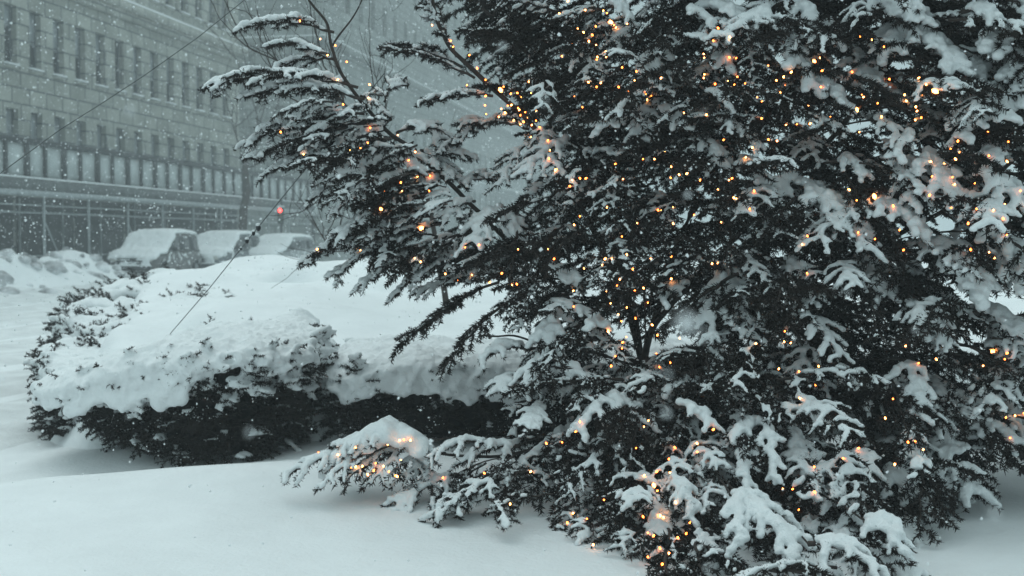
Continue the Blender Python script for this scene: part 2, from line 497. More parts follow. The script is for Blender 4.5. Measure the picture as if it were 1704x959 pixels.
# shopfront panels, near-black to paint in the shade under the shed
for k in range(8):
    pb = MB(); pb.box((.3 + k * 4.15, -.06, .25), (4.2 + k * 4.15, -.003, 3.2)); pb.build('shopfront_shade', M['shop_shade'], b1)

b2, spots2 = stone_building('stone_building', 27.0, 75.0, 200.0, 33.0,
    [(4.5, 2.3, 1.1, 2), (9, 2.3, 1.1, 2), (18, 2.3, 1.1, 2), (22.5, 2.3, 1.1, 2)], 3.1, [15.4, 7.9],
    'far pale building almost lost in the snowfall, beyond the corner of the stone one', M['far_stone'], None)
proto2 = None
for (x, z, h, w) in spots2[:80]:
    if proto2 is None: proto2 = o = window_proto(w, h, .3, b2)
    else: o = copy_tree(proto2, b2)
    o.location = (x, .24, z)
b3 = empty('tall_building', UV(44, 150), RZ)
tag(b3, 'faint tall block, a mere grey shape in the blowing snow far up the street', 'building')
q = MB(); q.box((0, 0, 0), (30, 20, 30)); q.build('wall', M['far_stone'], b3)
for k in range(6):
    q = MB(); q.box((-.25, 1.5 + 3 * k, 3), (-.003, 2.9 + 3 * k, 27)); q.build('window_strip', M['glass'], b3)

# ------------------------------------------------------------------ sidewalk shed (scaffold with deck and parapet)
shed = empty('sidewalk_shed', UV(23.5, 27.5), RZ)
tag(shed, 'long sidewalk shed of steel posts carrying a snowy deck and panelled parapet', 'scaffold')
L = 36.0
q = MB(); q.box((0, 0, 3.30), (L, 3.2, 3.55)); q.box((-.05, -.12, 3.22), (L, -.003, 3.62)); q.build('deck', M['plank'], shed)
q = MB(); q.box((0, -.16, 3.02), (L, -.02, 3.215)); q.build('edge_beam', M['pipe'], shed)
q = MB(); q.box((0, .35, 3.555), (L, 3.0, 3.66)); q.build('deck_snow', M['snow'], shed)
q = MB(); q.box((0, -.05, 4.80), (L, .12, 5.0)); q.build('top_rail', M['dark_metal'], shed)
q = MB(); q.box((0, -.03, 3.625), (L, .10, 3.70)); q.build('bottom_rail', M['dark_metal'], shed)
q = MB(); q.box((0, -.14, 3.625), (L, -.04, 3.68)); q.build('rail_snow', M['snow'], shed)
x = .15; k = 0
while x < L - .2:
    w = .26 if k % 2 else .15
    q = MB(); q.box((x, -.06, 3.70), (x + w, .12, 4.80)); q.build('parapet_post', M['dark_metal'], shed)
    nx = x + 1.13
    q = MB(); q.box((x + w + .004, .02, 3.703), (min(nx, L) - .004, .06, 4.797)); q.build('parapet_panel', M['panel'], shed)
    x = nx; k += 1
pp = None
for i in range(13):
    for (yy, r) in ((0.02, .045), (2.9, .035)):
        q = MB(); xx = .5 + i * 2.9
        if xx > L: continue
        q.tube([(xx, yy, .05), (xx, yy, 1.5), (xx, yy, 3.25)], r * 1.15, 8); q.build('post', M['pipe'], shed)
for (yy, z, r) in ((0.02, 2.72, .032), (0.02, 2.45, .026), (.02, .95, .026), (2.9, 2.6, .03)):
    q = MB(); q.tube([(0, yy + .07, z), (L / 2, yy + .07, z), (L, yy + .07, z)], r, 6); q.build('rail', M['pipe'], shed)
for i in (1, 3, 5, 6, 9, 11):
    q = MB(); xx = .5 + i * 2.9; q.tube([(xx, .08, 2.35), (xx + .55, .09, 1.6), (xx + 1.0, .1, 1.0)], .028, 6); q.build('brace', M['pipe'], shed)
# a darker tower post at the corner with a pale sign board
sg = empty('sign_board', UV(23.5, 63.8, 0), RZ)
tag(sg, 'blank pale board on a post at the far end of the shed', 'sign')
q = MB(); q.tube([(0, .05, 0), (0, .05, 2), (0, .05, 4.9)], .09, 8); q.build('post', M['dark_metal'], sg)
q = MB(); q.box((-.16, -.25, 2.95), (-.10, .25, 3.95)); q.build('board', mat('board', (.62, .66, .66), .7), sg)

# traffic light
tl = empty('traffic_light', UV(22.4, 56, 0), RZ)
tag(tl, 'small traffic light glowing red above the parked cars', 'traffic light')
q = MB(); q.tube([(0, 0, 0), (0, 0, 1.5), (0, 0, 3.6)], .06, 8); q.build('pole', M['dark_metal'], tl)
q = MB(); q.box((-.16, -.15, 2.35), (-.002, .15, 3.2)); hd = q.build('signal_head', M['dark_metal'], tl)
for (z, key) in ((3.03, 'red'), (2.77, 'amber'), (2.51, 'green')):
    v, f = ico(2); v = v * [.05, .10, .10] + [-.17, 0, z]
    mm = mat('lamp_' + key, {'red': (.6, .03, .03), 'amber': (.10, .06, .01), 'green': (.01, .08, .04)}[key], .4, emit=((1, .05, .04), 9.0) if key == 'red' else None)
    obj('lens', v, [f], mm, hd, True)
q = MB(); q.box((-.2, -.17, 3.203), (.02, .17, 3.27)); q.build('snow', M['snow'], tl)

# ------------------------------------------------------------------ parked cars
def loft_car(kind, paint, front_dirty):
    """local +X is forward; lower body and greenhouse from lofted sections"""
    Lc, W, H = {'suv': (4.7, 1.9, 1.74), 'van': (4.8, 1.9, 1.72), 'wagon': (4.7, 1.86, 1.60)}[kind]
    root = empty('parked_car')
    # side profile of the body: x, bottom, shoulder
    prof = [(-.5, .55, .98, .78), (-.49, .34, 1.0, .90), (-.42, .26, 1.02, .97), (-.2, .25, 1.03, 1.0), (.12, .25, 1.0, 1.0), (.26, .25, .98, .99), (.40, .26, .92, .95), (.47, .32, .84, .86), (.5, .45, .72, .70)]
    ring = []
    for (fx, zb, zs, wf) in prof:
        hw = W / 2 * wf; x = fx * Lc
        ring.append([(x, -hw * .86, zb), (x, -hw, zb + .14), (x, -hw * 1.01, (zb + zs) / 2), (x, -hw * .97, zs - .06), (x, -hw * .86, zs), (x, 0, zs + .05),
                     (x, hw * .86, zs), (x, hw * .97, zs - .06), (x, hw * 1.01, (zb + zs) / 2), (x, hw, zb + .14), (x, hw * .86, zb), (x, 0, zb - .01)])
    def loft(ring, name, m, parent, cap=True):
        n, k = len(ring), len(ring[0]); v = np.array(ring).reshape(-1, 3)
        f = [(i * k + j, i * k + (j + 1) % k, (i + 1) * k + (j + 1) % k, (i + 1) * k + j) for i in range(n - 1) for j in range(k)]
        fs = [np.array(f)]
        if cap: fs += [np.array([list(range(k))[::-1]]), np.array([[(n - 1) * k + j for j in range(k)]])]
        o = obj(name, v, fs, m, parent, True); return o
    body = loft(ring, 'body', paint, root)
    body.modifiers.new('b', 'SUBSURF').render_levels = 1
    # greenhouse
    gh = []
    back = -.46 if kind != 'wagon' else -.44
    for (fx, zt, wf) in ((back, 1.02, .80), (back + .03, 1.35 * H / 1.74, .82), (back + .08, H - .06, .80), (-.2, H, .80), (.02, H - .02, .79), (.10, H - .12, .79), (.17, 1.32, .82), (.255, 1.02, .86)):
        hw = W / 2; x = fx * Lc; base = .99
        gh.append([(x, -hw * .90, base), (x, -hw * (wf + (.90 - wf) * .3), (base + zt) / 2 + .05), (x, -hw * wf, zt - .05), (x, -hw * wf * .85, zt), (x, 0, zt + .03),
                   (x, hw * wf * .85, zt), (x, hw * wf, zt - .05), (x, hw * (wf + (.90 - wf) * .3), (base + zt) / 2 + .05), (x, hw * .90, base), (x, 0, base - .02)])
    loft(gh, 'roof', paint, root)
    for s in (-1, 1):                                   # side glass, front and rear panes
        for (a, b) in ((.135, -.02), (-.04, -.22), (-.24, -.40)):
            q = MB(); x0, x1 = a * Lc, b * Lc; y0 = s * (W / 2 * .90 + .004); y1 = s * (W / 2 * .83 + .006); ztop = H - .16; slope = .28 if a > .1 else 0
            q.add([(x0 + (.25 if a > .1 else 0), y0, 1.06), (x1, y0, 1.06), (x1, y1, ztop), (x0 - slope, y1, ztop - (.03 if a > .1 else 0)),
                   (x0 + (.25 if a > .1 else 0), y0 - s * .05, 1.06), (x1, y0 - s * .05, 1.06), (x1, y1 - s * .05, ztop), (x0 - slope, y1 - s * .05, ztop)],
                  [(0, 1, 2, 3), (7, 6, 5, 4), (0, 4, 5, 1), (1, 5, 6, 2), (2, 6, 7, 3), (3, 7, 4, 0)])
            q.build('side_window', M['glass'], root)
        v, f = ico(2); v = v * [.09, .12, .09]; obj('mirror', v + [.17 * Lc, s * (W / 2 + .10), 1.12], [f], M['dark_metal'], root, True)
        q = MB(); q.box((.455 * Lc, s * .58 - .20, .66), (.494 * Lc, s * .58 + .20, .80)); q.build('headlight', mat('lens', (.5, .5, .48), .2), root)
    for sx_ in (-.31, .32):
        for s in (-1, 1):
            a = np.arange(20) / 20 * 2 * math.pi
            def disc(r0, r1, y0, y1, name, m, parent):
                v = []
                for (r, y) in ((r0, y0), (r1, y0), (r1, y1), (r0, y1)):
                    v += [(sx_ * Lc + r * math.cos(t), s * (W / 2) * y, .34 + r * math.sin(t)) for t in a]
                f = [(k * 20 + i, k * 20 + (i + 1) % 20, ((k + 1) % 4) * 20 + (i + 1) % 20, ((k + 1) % 4) * 20 + i) for k in range(4) for i in range(20)]
                return obj(name, np.array(v), [np.array(f)], m, parent)
            w = disc(.21, .34, .78, 1.03, 'wheel', M['tyre'], root)
            disc(.03, .209, .84, 1.0, 'rim', M['rim'], w)
    # grille, bumper
    q = MB(); q.box((.475 * Lc, -.5, .56), (.505 * Lc, .5, .60)); q.box((.475 * Lc, -.5, .66), (.505 * Lc, .5, .70)); q.box((.475 * Lc, -.5, .76), (.502 * Lc, .5, .79)); q.build('grille', M['dark_metal'], root)
    q = MB(); q.box((.47 * Lc, -.80, .36), (.512 * Lc, .80, .50)); q.build('bumper', M['dark_metal'], root)
    # snow blanket: lumps over bonnet, windscreen, roof
    c = []; r_ = []
    g = np.random.default_rng(3 + len(kind))
    for fx in np.linspace(back + .01, .47, 46):
        for fy in np.linspace(-.94, .94, 19):
            xx = fx * Lc
            zt = np.interp(fx, [back, back + .06, -.2, .02, .10, .255, .40, .47], [1.25, H - .03, H + .02, H, H - .10, 1.05, .98, .80])
            top = fx < .1
            wl = .84 if top else .96
            if abs(fy) > wl: continue
            edge = 1 - max(0, abs(fy) - wl + .15) / .15 * .5
            c.append((xx, fy * W / 2, zt + .02 - .05 * fy * fy)); r_.append((.15 if fx > .08 else .13) * edge * g.uniform(.85, 1.15))
    for yy in np.linspace(-.72, .72, 16):               # snow stuck to the nose and bumper
        for zz in (.52, .62, .74):
            if g.random() < front_dirty: c.append((.497 * Lc, yy, zz)); r_.append(g.uniform(.04, .08))
    for k_ in range(150):                               # wind-packed snow on the flanks
        fx = g.uniform(-.46, .45); s_ = g.choice((-1, 1)); c.append((fx * Lc, s_ * W * .50, g.uniform(.5, 1.0))); r_.append(g.uniform(.03, .07))
    for yy in np.linspace(-.8, .8, 20): c.append((.505 * Lc, yy, .505)); r_.append(.06)
    v, f = blobs(np.array(c), np.array(r_), flat=.6)
    fuse_later('snow', v, f, M['snow'], root, .045, 3, .018, 5)
    return root
def place_car(root, px, py, D, off_axis, label):
    p = P(px, py, D); z = 0.06
    to_cam = math.atan2(-p[1], -p[0])
    root.location = (p[0], p[1], z); root.rotation_euler = (0, 0, to_cam + off_axis)
    tag(root, label, 'car', 'cars parked along the street')
pt1 = mat('dark_paint', (.10, .095, .095), .3, noise=(2, .8, 1.2), spec=.5)
pt2 = mat('slate_paint', (.13, .145, .16), .3, spec=.5)
pt3 = mat('silver_paint', (.33, .35, .36), .35, spec=.5)
place_car(loft_car('suv', pt1, .55), 262, 425, 43.5, R(-24), 'dark car nearest the snow bank, windscreen and bonnet buried in snow')
place_car(loft_car('van', pt2, .8), 372, 425, 48.0, R(-24), 'middle parked car of the three, slate coloured under thick snow')
place_car(loft_car('wagon', pt3, .9), 464, 425, 50.5, R(-26), 'silver parked car farthest up the street, right of the other two')

# ------------------------------------------------------------------ foliage generators
def nrm(v): return v / (np.linalg.norm(v, axis=-1, keepdims=True) + 1e-9)
def needles(lines, dens, ln, w, g):
    """short flat blades all round each twig; lines = list of (pts, level)"""
    A = []; B = []
    for pts, lev in lines:
        if lev == 0: pts = pts[len(pts) // 3:]
        A.append(pts[:-1]); B.append(pts[1:])
    A = np.concatenate(A); B = np.concatenate(B)
    d = B - A; sl = np.linalg.norm(d, axis=1)
    cnt = g.poisson(sl * dens); idx = np.repeat(np.arange(len(A)), cnt); n = len(idx)
    t = g.random(n)[:, None]; o = A[idx] + d[idx] * t; tg = nrm(d[idx])
    r = g.normal(size=(n, 3)); r = nrm(r - (r * tg).sum(1)[:, None] * tg)
    dirn = nrm(tg * g.uniform(.35, .95, (n, 1)) + r)
    L = ln * g.uniform(.6, 1.15, (n, 1)); side = nrm(np.cross(dirn, g.normal(size=(n, 3)))) * w / 2
    v = np.stack([o - side, o + side, o + dirn * L * .6 + side * .9, o + dirn * L], 1).reshape(-1, 3)
    f = np.arange(n)[:, None] * 4 + np.array([[0, 1, 2, 3]])
    return v, f
def bough_lines(p0, p1, arch, width, nl, g, droop=.35, subs=True, n_main=16):
    mid = (p0 + p1) / 2 + np.array([0, 0, arch])
    main = curve(p0, mid, p1, n_main)
    main[1:-1] += g.normal(size=(n_main - 2, 3)) * .004
    out = [(main, 0)]
    T, _, _ = frames(main)
    up = np.array([0, 0, 1.0])
    for k in range(nl):
        t = .16 + .80 * (k + g.uniform(-.3, .3)) / max(nl - 1, 1); t = min(max(t, .1), .97)
        i = t * (n_main - 1); i0 = int(i); b = main[i0] + (main[min(i0 + 1, n_main - 1)] - main[i0]) * (i - i0)
        tg = T[i0]; side = nrm(np.cross(tg, up))
        s = 1 if k % 2 else -1
        L = width * (1 - .6 * t) * min(1.0, .45 + t * 2) * g.uniform(.75, 1.2)
        a = R(g.uniform(34, 62))
        d = tg * math.cos(a) + side * s * math.sin(a) + up * g.uniform(-.1, .18)
        d = nrm(d)
        e = b + d * L - up * droop * L * g.uniform(.5, 1.3)
        m = b + d * L * .55 + up * .06 * L
        lat = curve(b, m, e, 8)
        out.append((lat, 1))
        if subs:
            tl, _, _ = frames(lat)
            ns = max(1, int(L / .055))
            for j in range(ns):
                tt = .3 + .65 * (j + g.uniform(0, .6)) / ns; q = min(int(tt * 7), 6)
                sd = nrm(np.cross(tl[q], up)) * (1 if j % 2 else -1)
                dd = nrm(tl[q] * .8 + sd * g.uniform(.5, 1.0) + up * g.uniform(-.25, .1)); l2 = L * g.uniform(.22, .42) * (1.1 - .5 * tt)
                bb = lat[q]
                out.append((curve(bb, bb + dd * l2 * .5, bb + dd * l2 - up * .2 * l2, 4), 2))
    return out
def wood(lines, r0, k=4):
    V = []; Fc = []; n = 0
    for pts, lev in lines:
        a = r0 * (1, .45, .22)[lev]; b = a * (.35 if lev == 0 else .5)
        v, f = tube_arr(pts, np.linspace(a, b, len(pts)), 6 if lev == 0 else k)
        V.append(v); Fc.append(f + n); n += len(v)
    return np.concatenate(V), np.concatenate(Fc)
def snow_pts(lines, Rs, g, cover=.75, seed=0, lift=.5, start=.22, l2=.46, hf=.35):
    C = []; Q = []
    for pts, lev in lines:
        rr = Rs * (1.0, .86, l2)[lev]
        seg = np.linalg.norm(np.diff(pts, axis=0), axis=1); cum = np.concatenate([[0], np.cumsum(seg)]); tot = cum[-1]
        st = rr * .5
        s = np.arange(start * tot if lev == 0 else 0, tot, st)
        if not len(s): continue
        p = np.stack([np.interp(s, cum, pts[:, i]) for i in range(3)], -1)
        tz = np.abs(np.interp(s, cum, np.append(np.diff(pts[:, 2]) / (seg + 1e-9), 0)))
        prof = np.sqrt(np.clip(1 - (s / tot) ** 4 * .6, .05, 1)) if lev else np.clip(.62 + .9 * s / tot, 0, 1) * np.clip(1.25 - .6 * (s / tot) ** 3, 0, 1)
        r = rr * prof * (1 - .35 * tz) * g.uniform(.82, 1.14, len(s)) * (.72 + .6 * vnoise(p, 9, seed))
        keep = (vnoise(p, 6.5, seed + 3) + hf * (vnoise(p, 24, seed + 5) - .5) < cover + .12) & (r > .006)
        p = p + np.stack([g.normal(size=len(s)) * .26 * r, g.normal(size=len(s)) * .26 * r, r * (lift + g.normal(size=len(s)) * .12)], -1)
        C.append(p[keep]); Q.append(r[keep])
    if not C: return np.zeros((0, 3)), np.zeros(0)
    return np.concatenate(C), np.concatenate(Q)

# broken, dirty lumps thrown up by the plough on the far bank
gr_ = np.random.default_rng(8)
V = []; Fc = []; n = 0
for k in range(330):
    u = 20.2 + gr_.normal() * .9; v_ = gr_.uniform(14, 35.5); p = UV(u, v_); z = ground_z(p[:1], p[1:2])[0]
    r = gr_.uniform(.06, .26); bv_ = ICO2[0] * (1 + .9 * fbm(ICO2[0] + k * 3.7, 1.6, 3)[:, None]) * gr_.uniform(.7, 1.3, (1, 3)) * [1, 1, .7]
    V.append(bv_ * r + [p[0], p[1], z - r * .1]); Fc.append(ICO2[1] + n); n += len(bv_)
tag(obj('ploughed_rubble', np.concatenate(V), [np.concatenate(Fc)], M['dirty_snow'], None, True), 'dirty lumps of ploughed snow along the far kerb', kind='stuff')

# ------------------------------------------------------------------ clipped hedges with snow caps
def hedge(name, label, poly, topf, drapef, base_z, group, voxel=.014, n_spray=700, needle=.022, seed=1, cap_r=.075, spray_len=.16, snow_bits=.12, lean=.0, hole_t=.80, hole_w=.4, lean_l=0.0, top_n=0):
    g = np.random.default_rng(seed)
    root = empty(name, (0, 0, 0)); tag(root, label, 'hedge', group)
    P2 = np.array(poly, float); n = len(P2)
    cx = P2.mean(0)
    # outline samples
    seg = np.roll(P2, -1, 0) - P2; sl = np.linalg.norm(seg, axis=1); per = sl.sum(); cum = np.concatenate([[0], np.cumsum(sl)])
    def outline(s):
        s = s % per; k = np.searchsorted(cum, s, side='right') - 1; k = np.clip(k, 0, n - 1)
        p = P2[k] + seg[k] * ((s - cum[k]) / sl[k])[:, None]
        nn = np.stack([seg[k][:, 1], -seg[k][:, 0]], -1); nn = nn / np.linalg.norm(nn, axis=1)[:, None]
        return p, nn
    # inner mass of stems: an uneven dark body
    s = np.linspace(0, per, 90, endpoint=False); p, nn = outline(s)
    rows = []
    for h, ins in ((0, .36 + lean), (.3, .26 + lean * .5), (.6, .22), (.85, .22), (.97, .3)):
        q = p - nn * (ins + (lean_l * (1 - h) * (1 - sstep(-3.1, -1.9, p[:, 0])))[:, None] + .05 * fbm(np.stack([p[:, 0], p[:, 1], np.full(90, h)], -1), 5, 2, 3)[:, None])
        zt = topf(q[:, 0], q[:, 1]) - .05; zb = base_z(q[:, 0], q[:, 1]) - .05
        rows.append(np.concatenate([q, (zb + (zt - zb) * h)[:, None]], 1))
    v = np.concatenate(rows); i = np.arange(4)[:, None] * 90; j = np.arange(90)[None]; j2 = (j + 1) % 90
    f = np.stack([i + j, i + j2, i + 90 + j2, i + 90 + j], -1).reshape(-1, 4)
    obj('stems', v, [f, np.array([list(range(360, 450))])], M['needle_shade'], root, True)
    # sprays on the faces
    lines = []; sc_, sr_ = [], []
    for k in range(n_spray):
        p, nn = outline(np.array([g.uniform(0, per)])); p = p[0]; nn = nn[0]
        h = g.uniform(0.02, 1.0)
        q = p - nn * (.12 + lean * (1 - h) ** 1.5 + lean_l * (1 - h) * (1 - sstep(-3.1, -1.9, p[0])))
        zt = topf(q[:1], q[1:])[0]; zb = base_z(q[:1], q[1:])[0]
        o = np.array([q[0], q[1], zb + .02 + (zt - zb - .02) * h])
        L = spray_len * g.uniform(.6, 1.25)
        d = nrm(np.array([nn[0], nn[1], g.uniform(-.35, .5) + .25 * h]) + g.normal(size=3) * .35)
        e = o + d * L
        sub = bough_lines(o, e, .01, L * .55, 5, g, .1, False, 5)
        lines += [(a, max(b, 1)) for a, b in sub]
        if h > .62 and g.random() < .55:
            c, r = snow_pts(sub, g.uniform(.016, .034), g, .6, k, .5, .2, .7, .8); sc_.append(c); sr_.append(r)
        elif g.random() < snow_bits:
            c, r = snow_pts(sub, g.uniform(.008, .018), g, .7, k, .5, .3); sc_.append(c); sr_.append(r)
    tops = 0
    while tops < top_n:
        q = np.array([[g.uniform(*P2[:, 0][[P2[:, 0].argmin(), P2[:, 0].argmax()]]), g.uniform(P2[:, 1].min(), P2[:, 1].max())]])
        if poly_sd(q[:, 0], q[:, 1], [tuple(t) for t in P2])[0] < 0: continue
        tops += 1
        if vnoise(np.array([[q[0, 0], q[0, 1], 0.]]), 3.2, 55)[0] < .5: continue
        o = np.array([q[0, 0], q[0, 1], topf(q[:, 0], q[:, 1])[0] - .03]); d = nrm(np.array([-.4, -.5, 1.0]) + g.normal(size=3) * .5); L = spray_len * g.uniform(.5, .9)
        sub = bough_lines(o, o + d * L, .01, L * .6, 6, g, .1, False, 5); lines += [(a, max(b, 1)) for a, b in sub]
    v, f = needles(lines, 480, needle, .0046, g); obj('foliage', v, f, M['needle'], root)
    v, f = wood(lines, .007, 3); obj('twigs', v, f, M['bark'], root)
    # snow cap: top surface plus an uneven fringe drooping over the edge
    x0, y0 = P2.min(0) - .1; x1, y1 = P2.max(0) + .1
    st = cap_r * .62
    X, Y = np.meshgrid(np.arange(x0, x1, st), np.arange(y0, y1, st)); X = X.ravel() + g.normal(size=X.size) * st * .2; Y = Y.ravel() + g.normal(size=Y.size) * st * .2
    sd_ = poly_sd(X, Y, [tuple(t) for t in P2]); m = sd_ > -.03; X, Y, sd_ = X[m], Y[m], sd_[m]
    pp = np.stack([X, Y, 0 * X], -1)
    zc = topf(X, Y) + .02 + .07 * fbm(pp, 6, 2, 31) + .10 * fbm(pp, 2.7, 2, 33) - .12 * np.clip(.10 - sd_, 0, .2)
    rad = cap_r * (.8 + .7 * vnoise(pp, 6, 5)) * np.clip(.55 + sd_ * 4, .5, 1)
    hole = (vnoise(pp, 7, 77) > hole_t) & (sd_ < hole_w)
    C = [np.stack([X, Y, zc], -1)[~hole]]; Q = [rad[~hole]]
    ss = np.arange(0, per, .022); p, nn = outline(ss)
    for k in range(len(ss)):
        dl = drapef(p[k, 0], p[k, 1]) * (.4 + 1.05 * vnoise(np.array([[p[k, 0], p[k, 1], 0]]), 4.2, 8)[0]) * (.65 + .6 * vnoise(np.array([[p[k, 0], p[k, 1], 3]]), 14, 9)[0])
        t = 0.0
        zt = topf(p[k:k + 1, 0], p[k:k + 1, 1])[0]
        while t < dl:
            r = g.uniform(.022, .05) * (1.1 - .45 * t / max(dl, .01))
            o = -.02 + .05 * math.sin(min(t / .12, 1.4)) + g.normal() * .012
            C.append(np.array([[p[k, 0] + nn[k, 0] * o, p[k, 1] + nn[k, 1] * o, zt - t + .0]])); Q.append(np.array([r])); t += r * .6
    C = np.concatenate(C + sc_); Q = np.concatenate(Q + sr_)
    v, f = blobs(C, Q, .7)
    fuse_later('snow_cap', v, f, M['snow'], root, voxel, 1, .026, 9, crumb_mesh(lines, 14, g, .002, .007, .02))
    return root
gz = lambda x, y: ground_z(np.atleast_1d(x), np.atleast_1d(y))
def topA(x, y):
    p = np.stack([x, y, 0 * x], -1)
    return .47 + .26 * sstep(-3.15, -2.0, x) + .05 * (y - 6.9) + .06 * fbm(p, 2.5, 2, 41) + .05 * np.exp(-((x + 1.55) / .3) ** 2)
hedge('clipped_hedge', 'large dark yew hedge in front left, heavy snow cap sliding over its face',
      [(-3.13, 7.5), (-2.85, 7.12), (-2.4, 6.92), (-1.9, 6.85), (-1.5, 6.92), (-1.3, 7.15), (-1.25, 7.75), (-1.5, 8.5), (-3.0, 8.7)],
      topA, lambda x, y: ((.21 if x > -2.75 else .08) if -2.95 < x < -1.95 else .035) if y < 7.4 else .05, gz, 'low hedges of the planted bed', n_spray=2100, seed=2, lean_l=.42, lean=.14, cap_r=.085)
def topB(x, y):
    p = np.stack([x, y, 0 * x], -1)
    return .60 + .08 * (y - 7.4) + .05 * fbm(p, 2.6, 2, 43) + .06 * np.exp(-((x + .75) / .25) ** 2)
hedge('clipped_hedge', 'low dark hedge right of the large one, running in behind the lit tree',
      [(-1.28, 7.62), (-1.05, 7.35), (-.4, 7.42), (.3, 7.55), (1.1, 7.75), (2.6, 7.9), (2.6, 8.6), (-1.2, 8.4)],
      topB, lambda x, y: .16 if y < 8 else .02, gz, 'low hedges of the planted bed', n_spray=1800, seed=3, cap_r=.075)
def topC(x, y):
    p = np.stack([x, y, 0 * x], -1)
    return .62 + .12 * (y - 10.4) + .16 * fbm(p, 1.9, 3, 44) - .10 * (1 - sstep(-4.8, -4.2, x))
hedge('clipped_hedge', 'ragged evergreen shrub at the street edge of the bed, patchy with snow',
      [(-3.95, 10.3), (-3.2, 10.5), (-2.95, 11.8), (-3.5, 13.6), (-4.4, 14.0), (-4.8, 12.8), (-4.5, 11.4)],
      topC, lambda x, y: .14, lambda x, y: gz(x, y), 'low hedges of the planted bed', voxel=.03, n_spray=1300, seed=4, needle=.03, cap_r=.085, spray_len=.24, snow_bits=.5, hole_t=.50, hole_w=2, top_n=420)
def topD(x, y):
    p = np.stack([x, y, 0 * x], -1)
    return .52 + .10 * (y - 8.6) + .12 * fbm(p, 3, 2, 45)
hedge('clipped_hedge', 'small snow-capped tuft of evergreen between the large hedge and the ragged shrub',
      [(-3.35, 8.25), (-2.75, 8.3), (-2.7, 9.2), (-3.4, 9.6), (-3.85, 9.3)],
      topD, lambda x, y: .10, gz, 'low hedges of the planted bed', voxel=.02, n_spray=420, seed=5, cap_r=.08, spray_len=.2, snow_bits=.4, top_n=120)

# ------------------------------------------------------------------ the big lit evergreen
def d_front(px, py):
    d = 5.55
    d -= .80 * np.clip((py - 520) / 430, 0, 1.1)
    d += .75 * np.clip((1250 - px) / 650, 0, 1.2) * (1 - .75 * np.clip((py - 560) / 300, 0, 1))
    d -= .35 * np.clip((px - 1300) / 400, 0, 1) * (1 - np.clip((py - 500) / 300, 0, 1))
    d += .5 * np.clip((px - 1480) / 200, 0, 1) * np.clip((py - 500) / 300, 0, 1)
    d = np.where(py > 640, np.minimum(d, 1.22 * F / np.maximum(py - 400, 60)), d)
    return d
tree = empty('evergreen_tree', (.85, 7.0, .15))
tag(tree, 'huge spreading evergreen loaded with snow and hung with warm fairy lights', 'tree')
TB = np.array([.85, 7.0, .15])
def tobj(name, v, f, m, parent=tree, smooth=False):
    """part of the tree, in the tree's own coordinates"""
    off = TB if parent is tree or parent.parent is tree else 0
    return obj(name, v - off, f, m, parent, smooth)
def limb(pix, r0, r1, name='limb'):
    pts = np.array([P(*q) for q in pix]); n = len(pts)
    t = np.linspace(0, n - 1, n * 6); k = np.clip(t.astype(int), 0, n - 2); fr = (t - k)[:, None]
    pm = pts[np.clip(k - 1, 0, n - 1)]; a = pts[k]; b = pts[k + 1]; c = pts[np.clip(k + 2, 0, n - 1)]
    q = .5 * (2 * a + (b - pm) * fr + (2 * pm - 5 * a + 4 * b - c) * fr ** 2 + (3 * a - pm - 3 * b + c) * fr ** 3)
    q[1:-1] += (np.stack([vnoise(q, 8, s) for s in range(3)], -1)[1:-1] - .5) * .02
    v, f = tube_arr(q, np.linspace(r0, r1, len(q)), 8)
    tobj(name, v, f, M['bark'], tree, True); return q
fork = P(1068, 612, 7.0)
v, f = tube_arr(curve(np.array([.80, 7.0, .0]), np.array([.84, 7.0, .4]), fork, 8), np.linspace(.045, .020, 8), 10)
tobj('trunk', v, f, M['bark'], tree, True)
LEADER = [(1068, 612, 7.0), (1010, 560, 6.9), (930, 480, 6.75), (850, 405, 6.6), (770, 325, 6.45), (700, 262, 6.4), (640, 212, 6.35), (600, 165, 6.3), (566, 118, 6.3), (552, 78, 6.3), (545, 40, 6.3), (520, 8, 6.3), (495, -30, 6.3)]
limb(LEADER, .016, .006)
limb([(554, 76, 6.3), (572, 50, 6.28), (594, 20, 6.25), (608, -10, 6.25)], 0.0066, 0.0030)
limb([(1068, 612, 7.0), (1040, 500, 6.9), (985, 380, 6.7), (905, 235, 6.5), (846, 170, 6.4), (790, 118, 6.35), (746, 76, 6.3), (727, 34, 6.3), (715, -20, 6.3)], 0.0192, 0.0096)
limb([(1068, 612, 7.0), (1055, 520, 7.1), (1030, 440, 7.1), (1000, 330, 7.0), (900, 120, 6.9), (800, 10, 6.9), (760, -50, 6.9)], 0.0174, 0.0072)
limb([(1068, 612, 7.0), (1095, 510, 7.0), (1140, 380, 6.9), (1230, 200, 6.8), (1290, 0, 6.8), (1320, -120, 6.8)], 0.0210, 0.0180)
limb([(1068, 612, 7.0), (1090, 540, 6.8), (1180, 440, 6.6), (1320, 300, 6.4), (1450, 150, 6.3), (1560, -30, 6.3)], 0.0192, 0.0120)
limb([(1068, 612, 7.0), (1130, 590, 6.7), (1280, 540, 6.4), (1450, 420, 6.2), (1620, 320, 6.1), (1760, 200, 6.0)], 0.0192, 0.0096)
limb([(1068, 612, 7.0), (1000, 590, 6.8), (930, 580, 6.7), (860, 560, 6.5), (800, 560, 6.4)], 0.0085, 0.0048)
limb([(1068, 612, 7.0), (1160, 660, 6.5), (1300, 690, 6.1), (1500, 700, 5.9), (1720, 680, 5.8)], 0.0154, 0.0072)
limb([(1068, 640, 7.0), (1100, 720, 6.4), (1150, 760, 5.8), (1200, 790, 5.3)], 0.0135, 0.0072)
limb([(1068, 640, 7.0), (980, 700, 6.6), (880, 750, 6.2), (780, 760, 6.0), (690, 745, 5.95)], 0.0123, 0.0060)
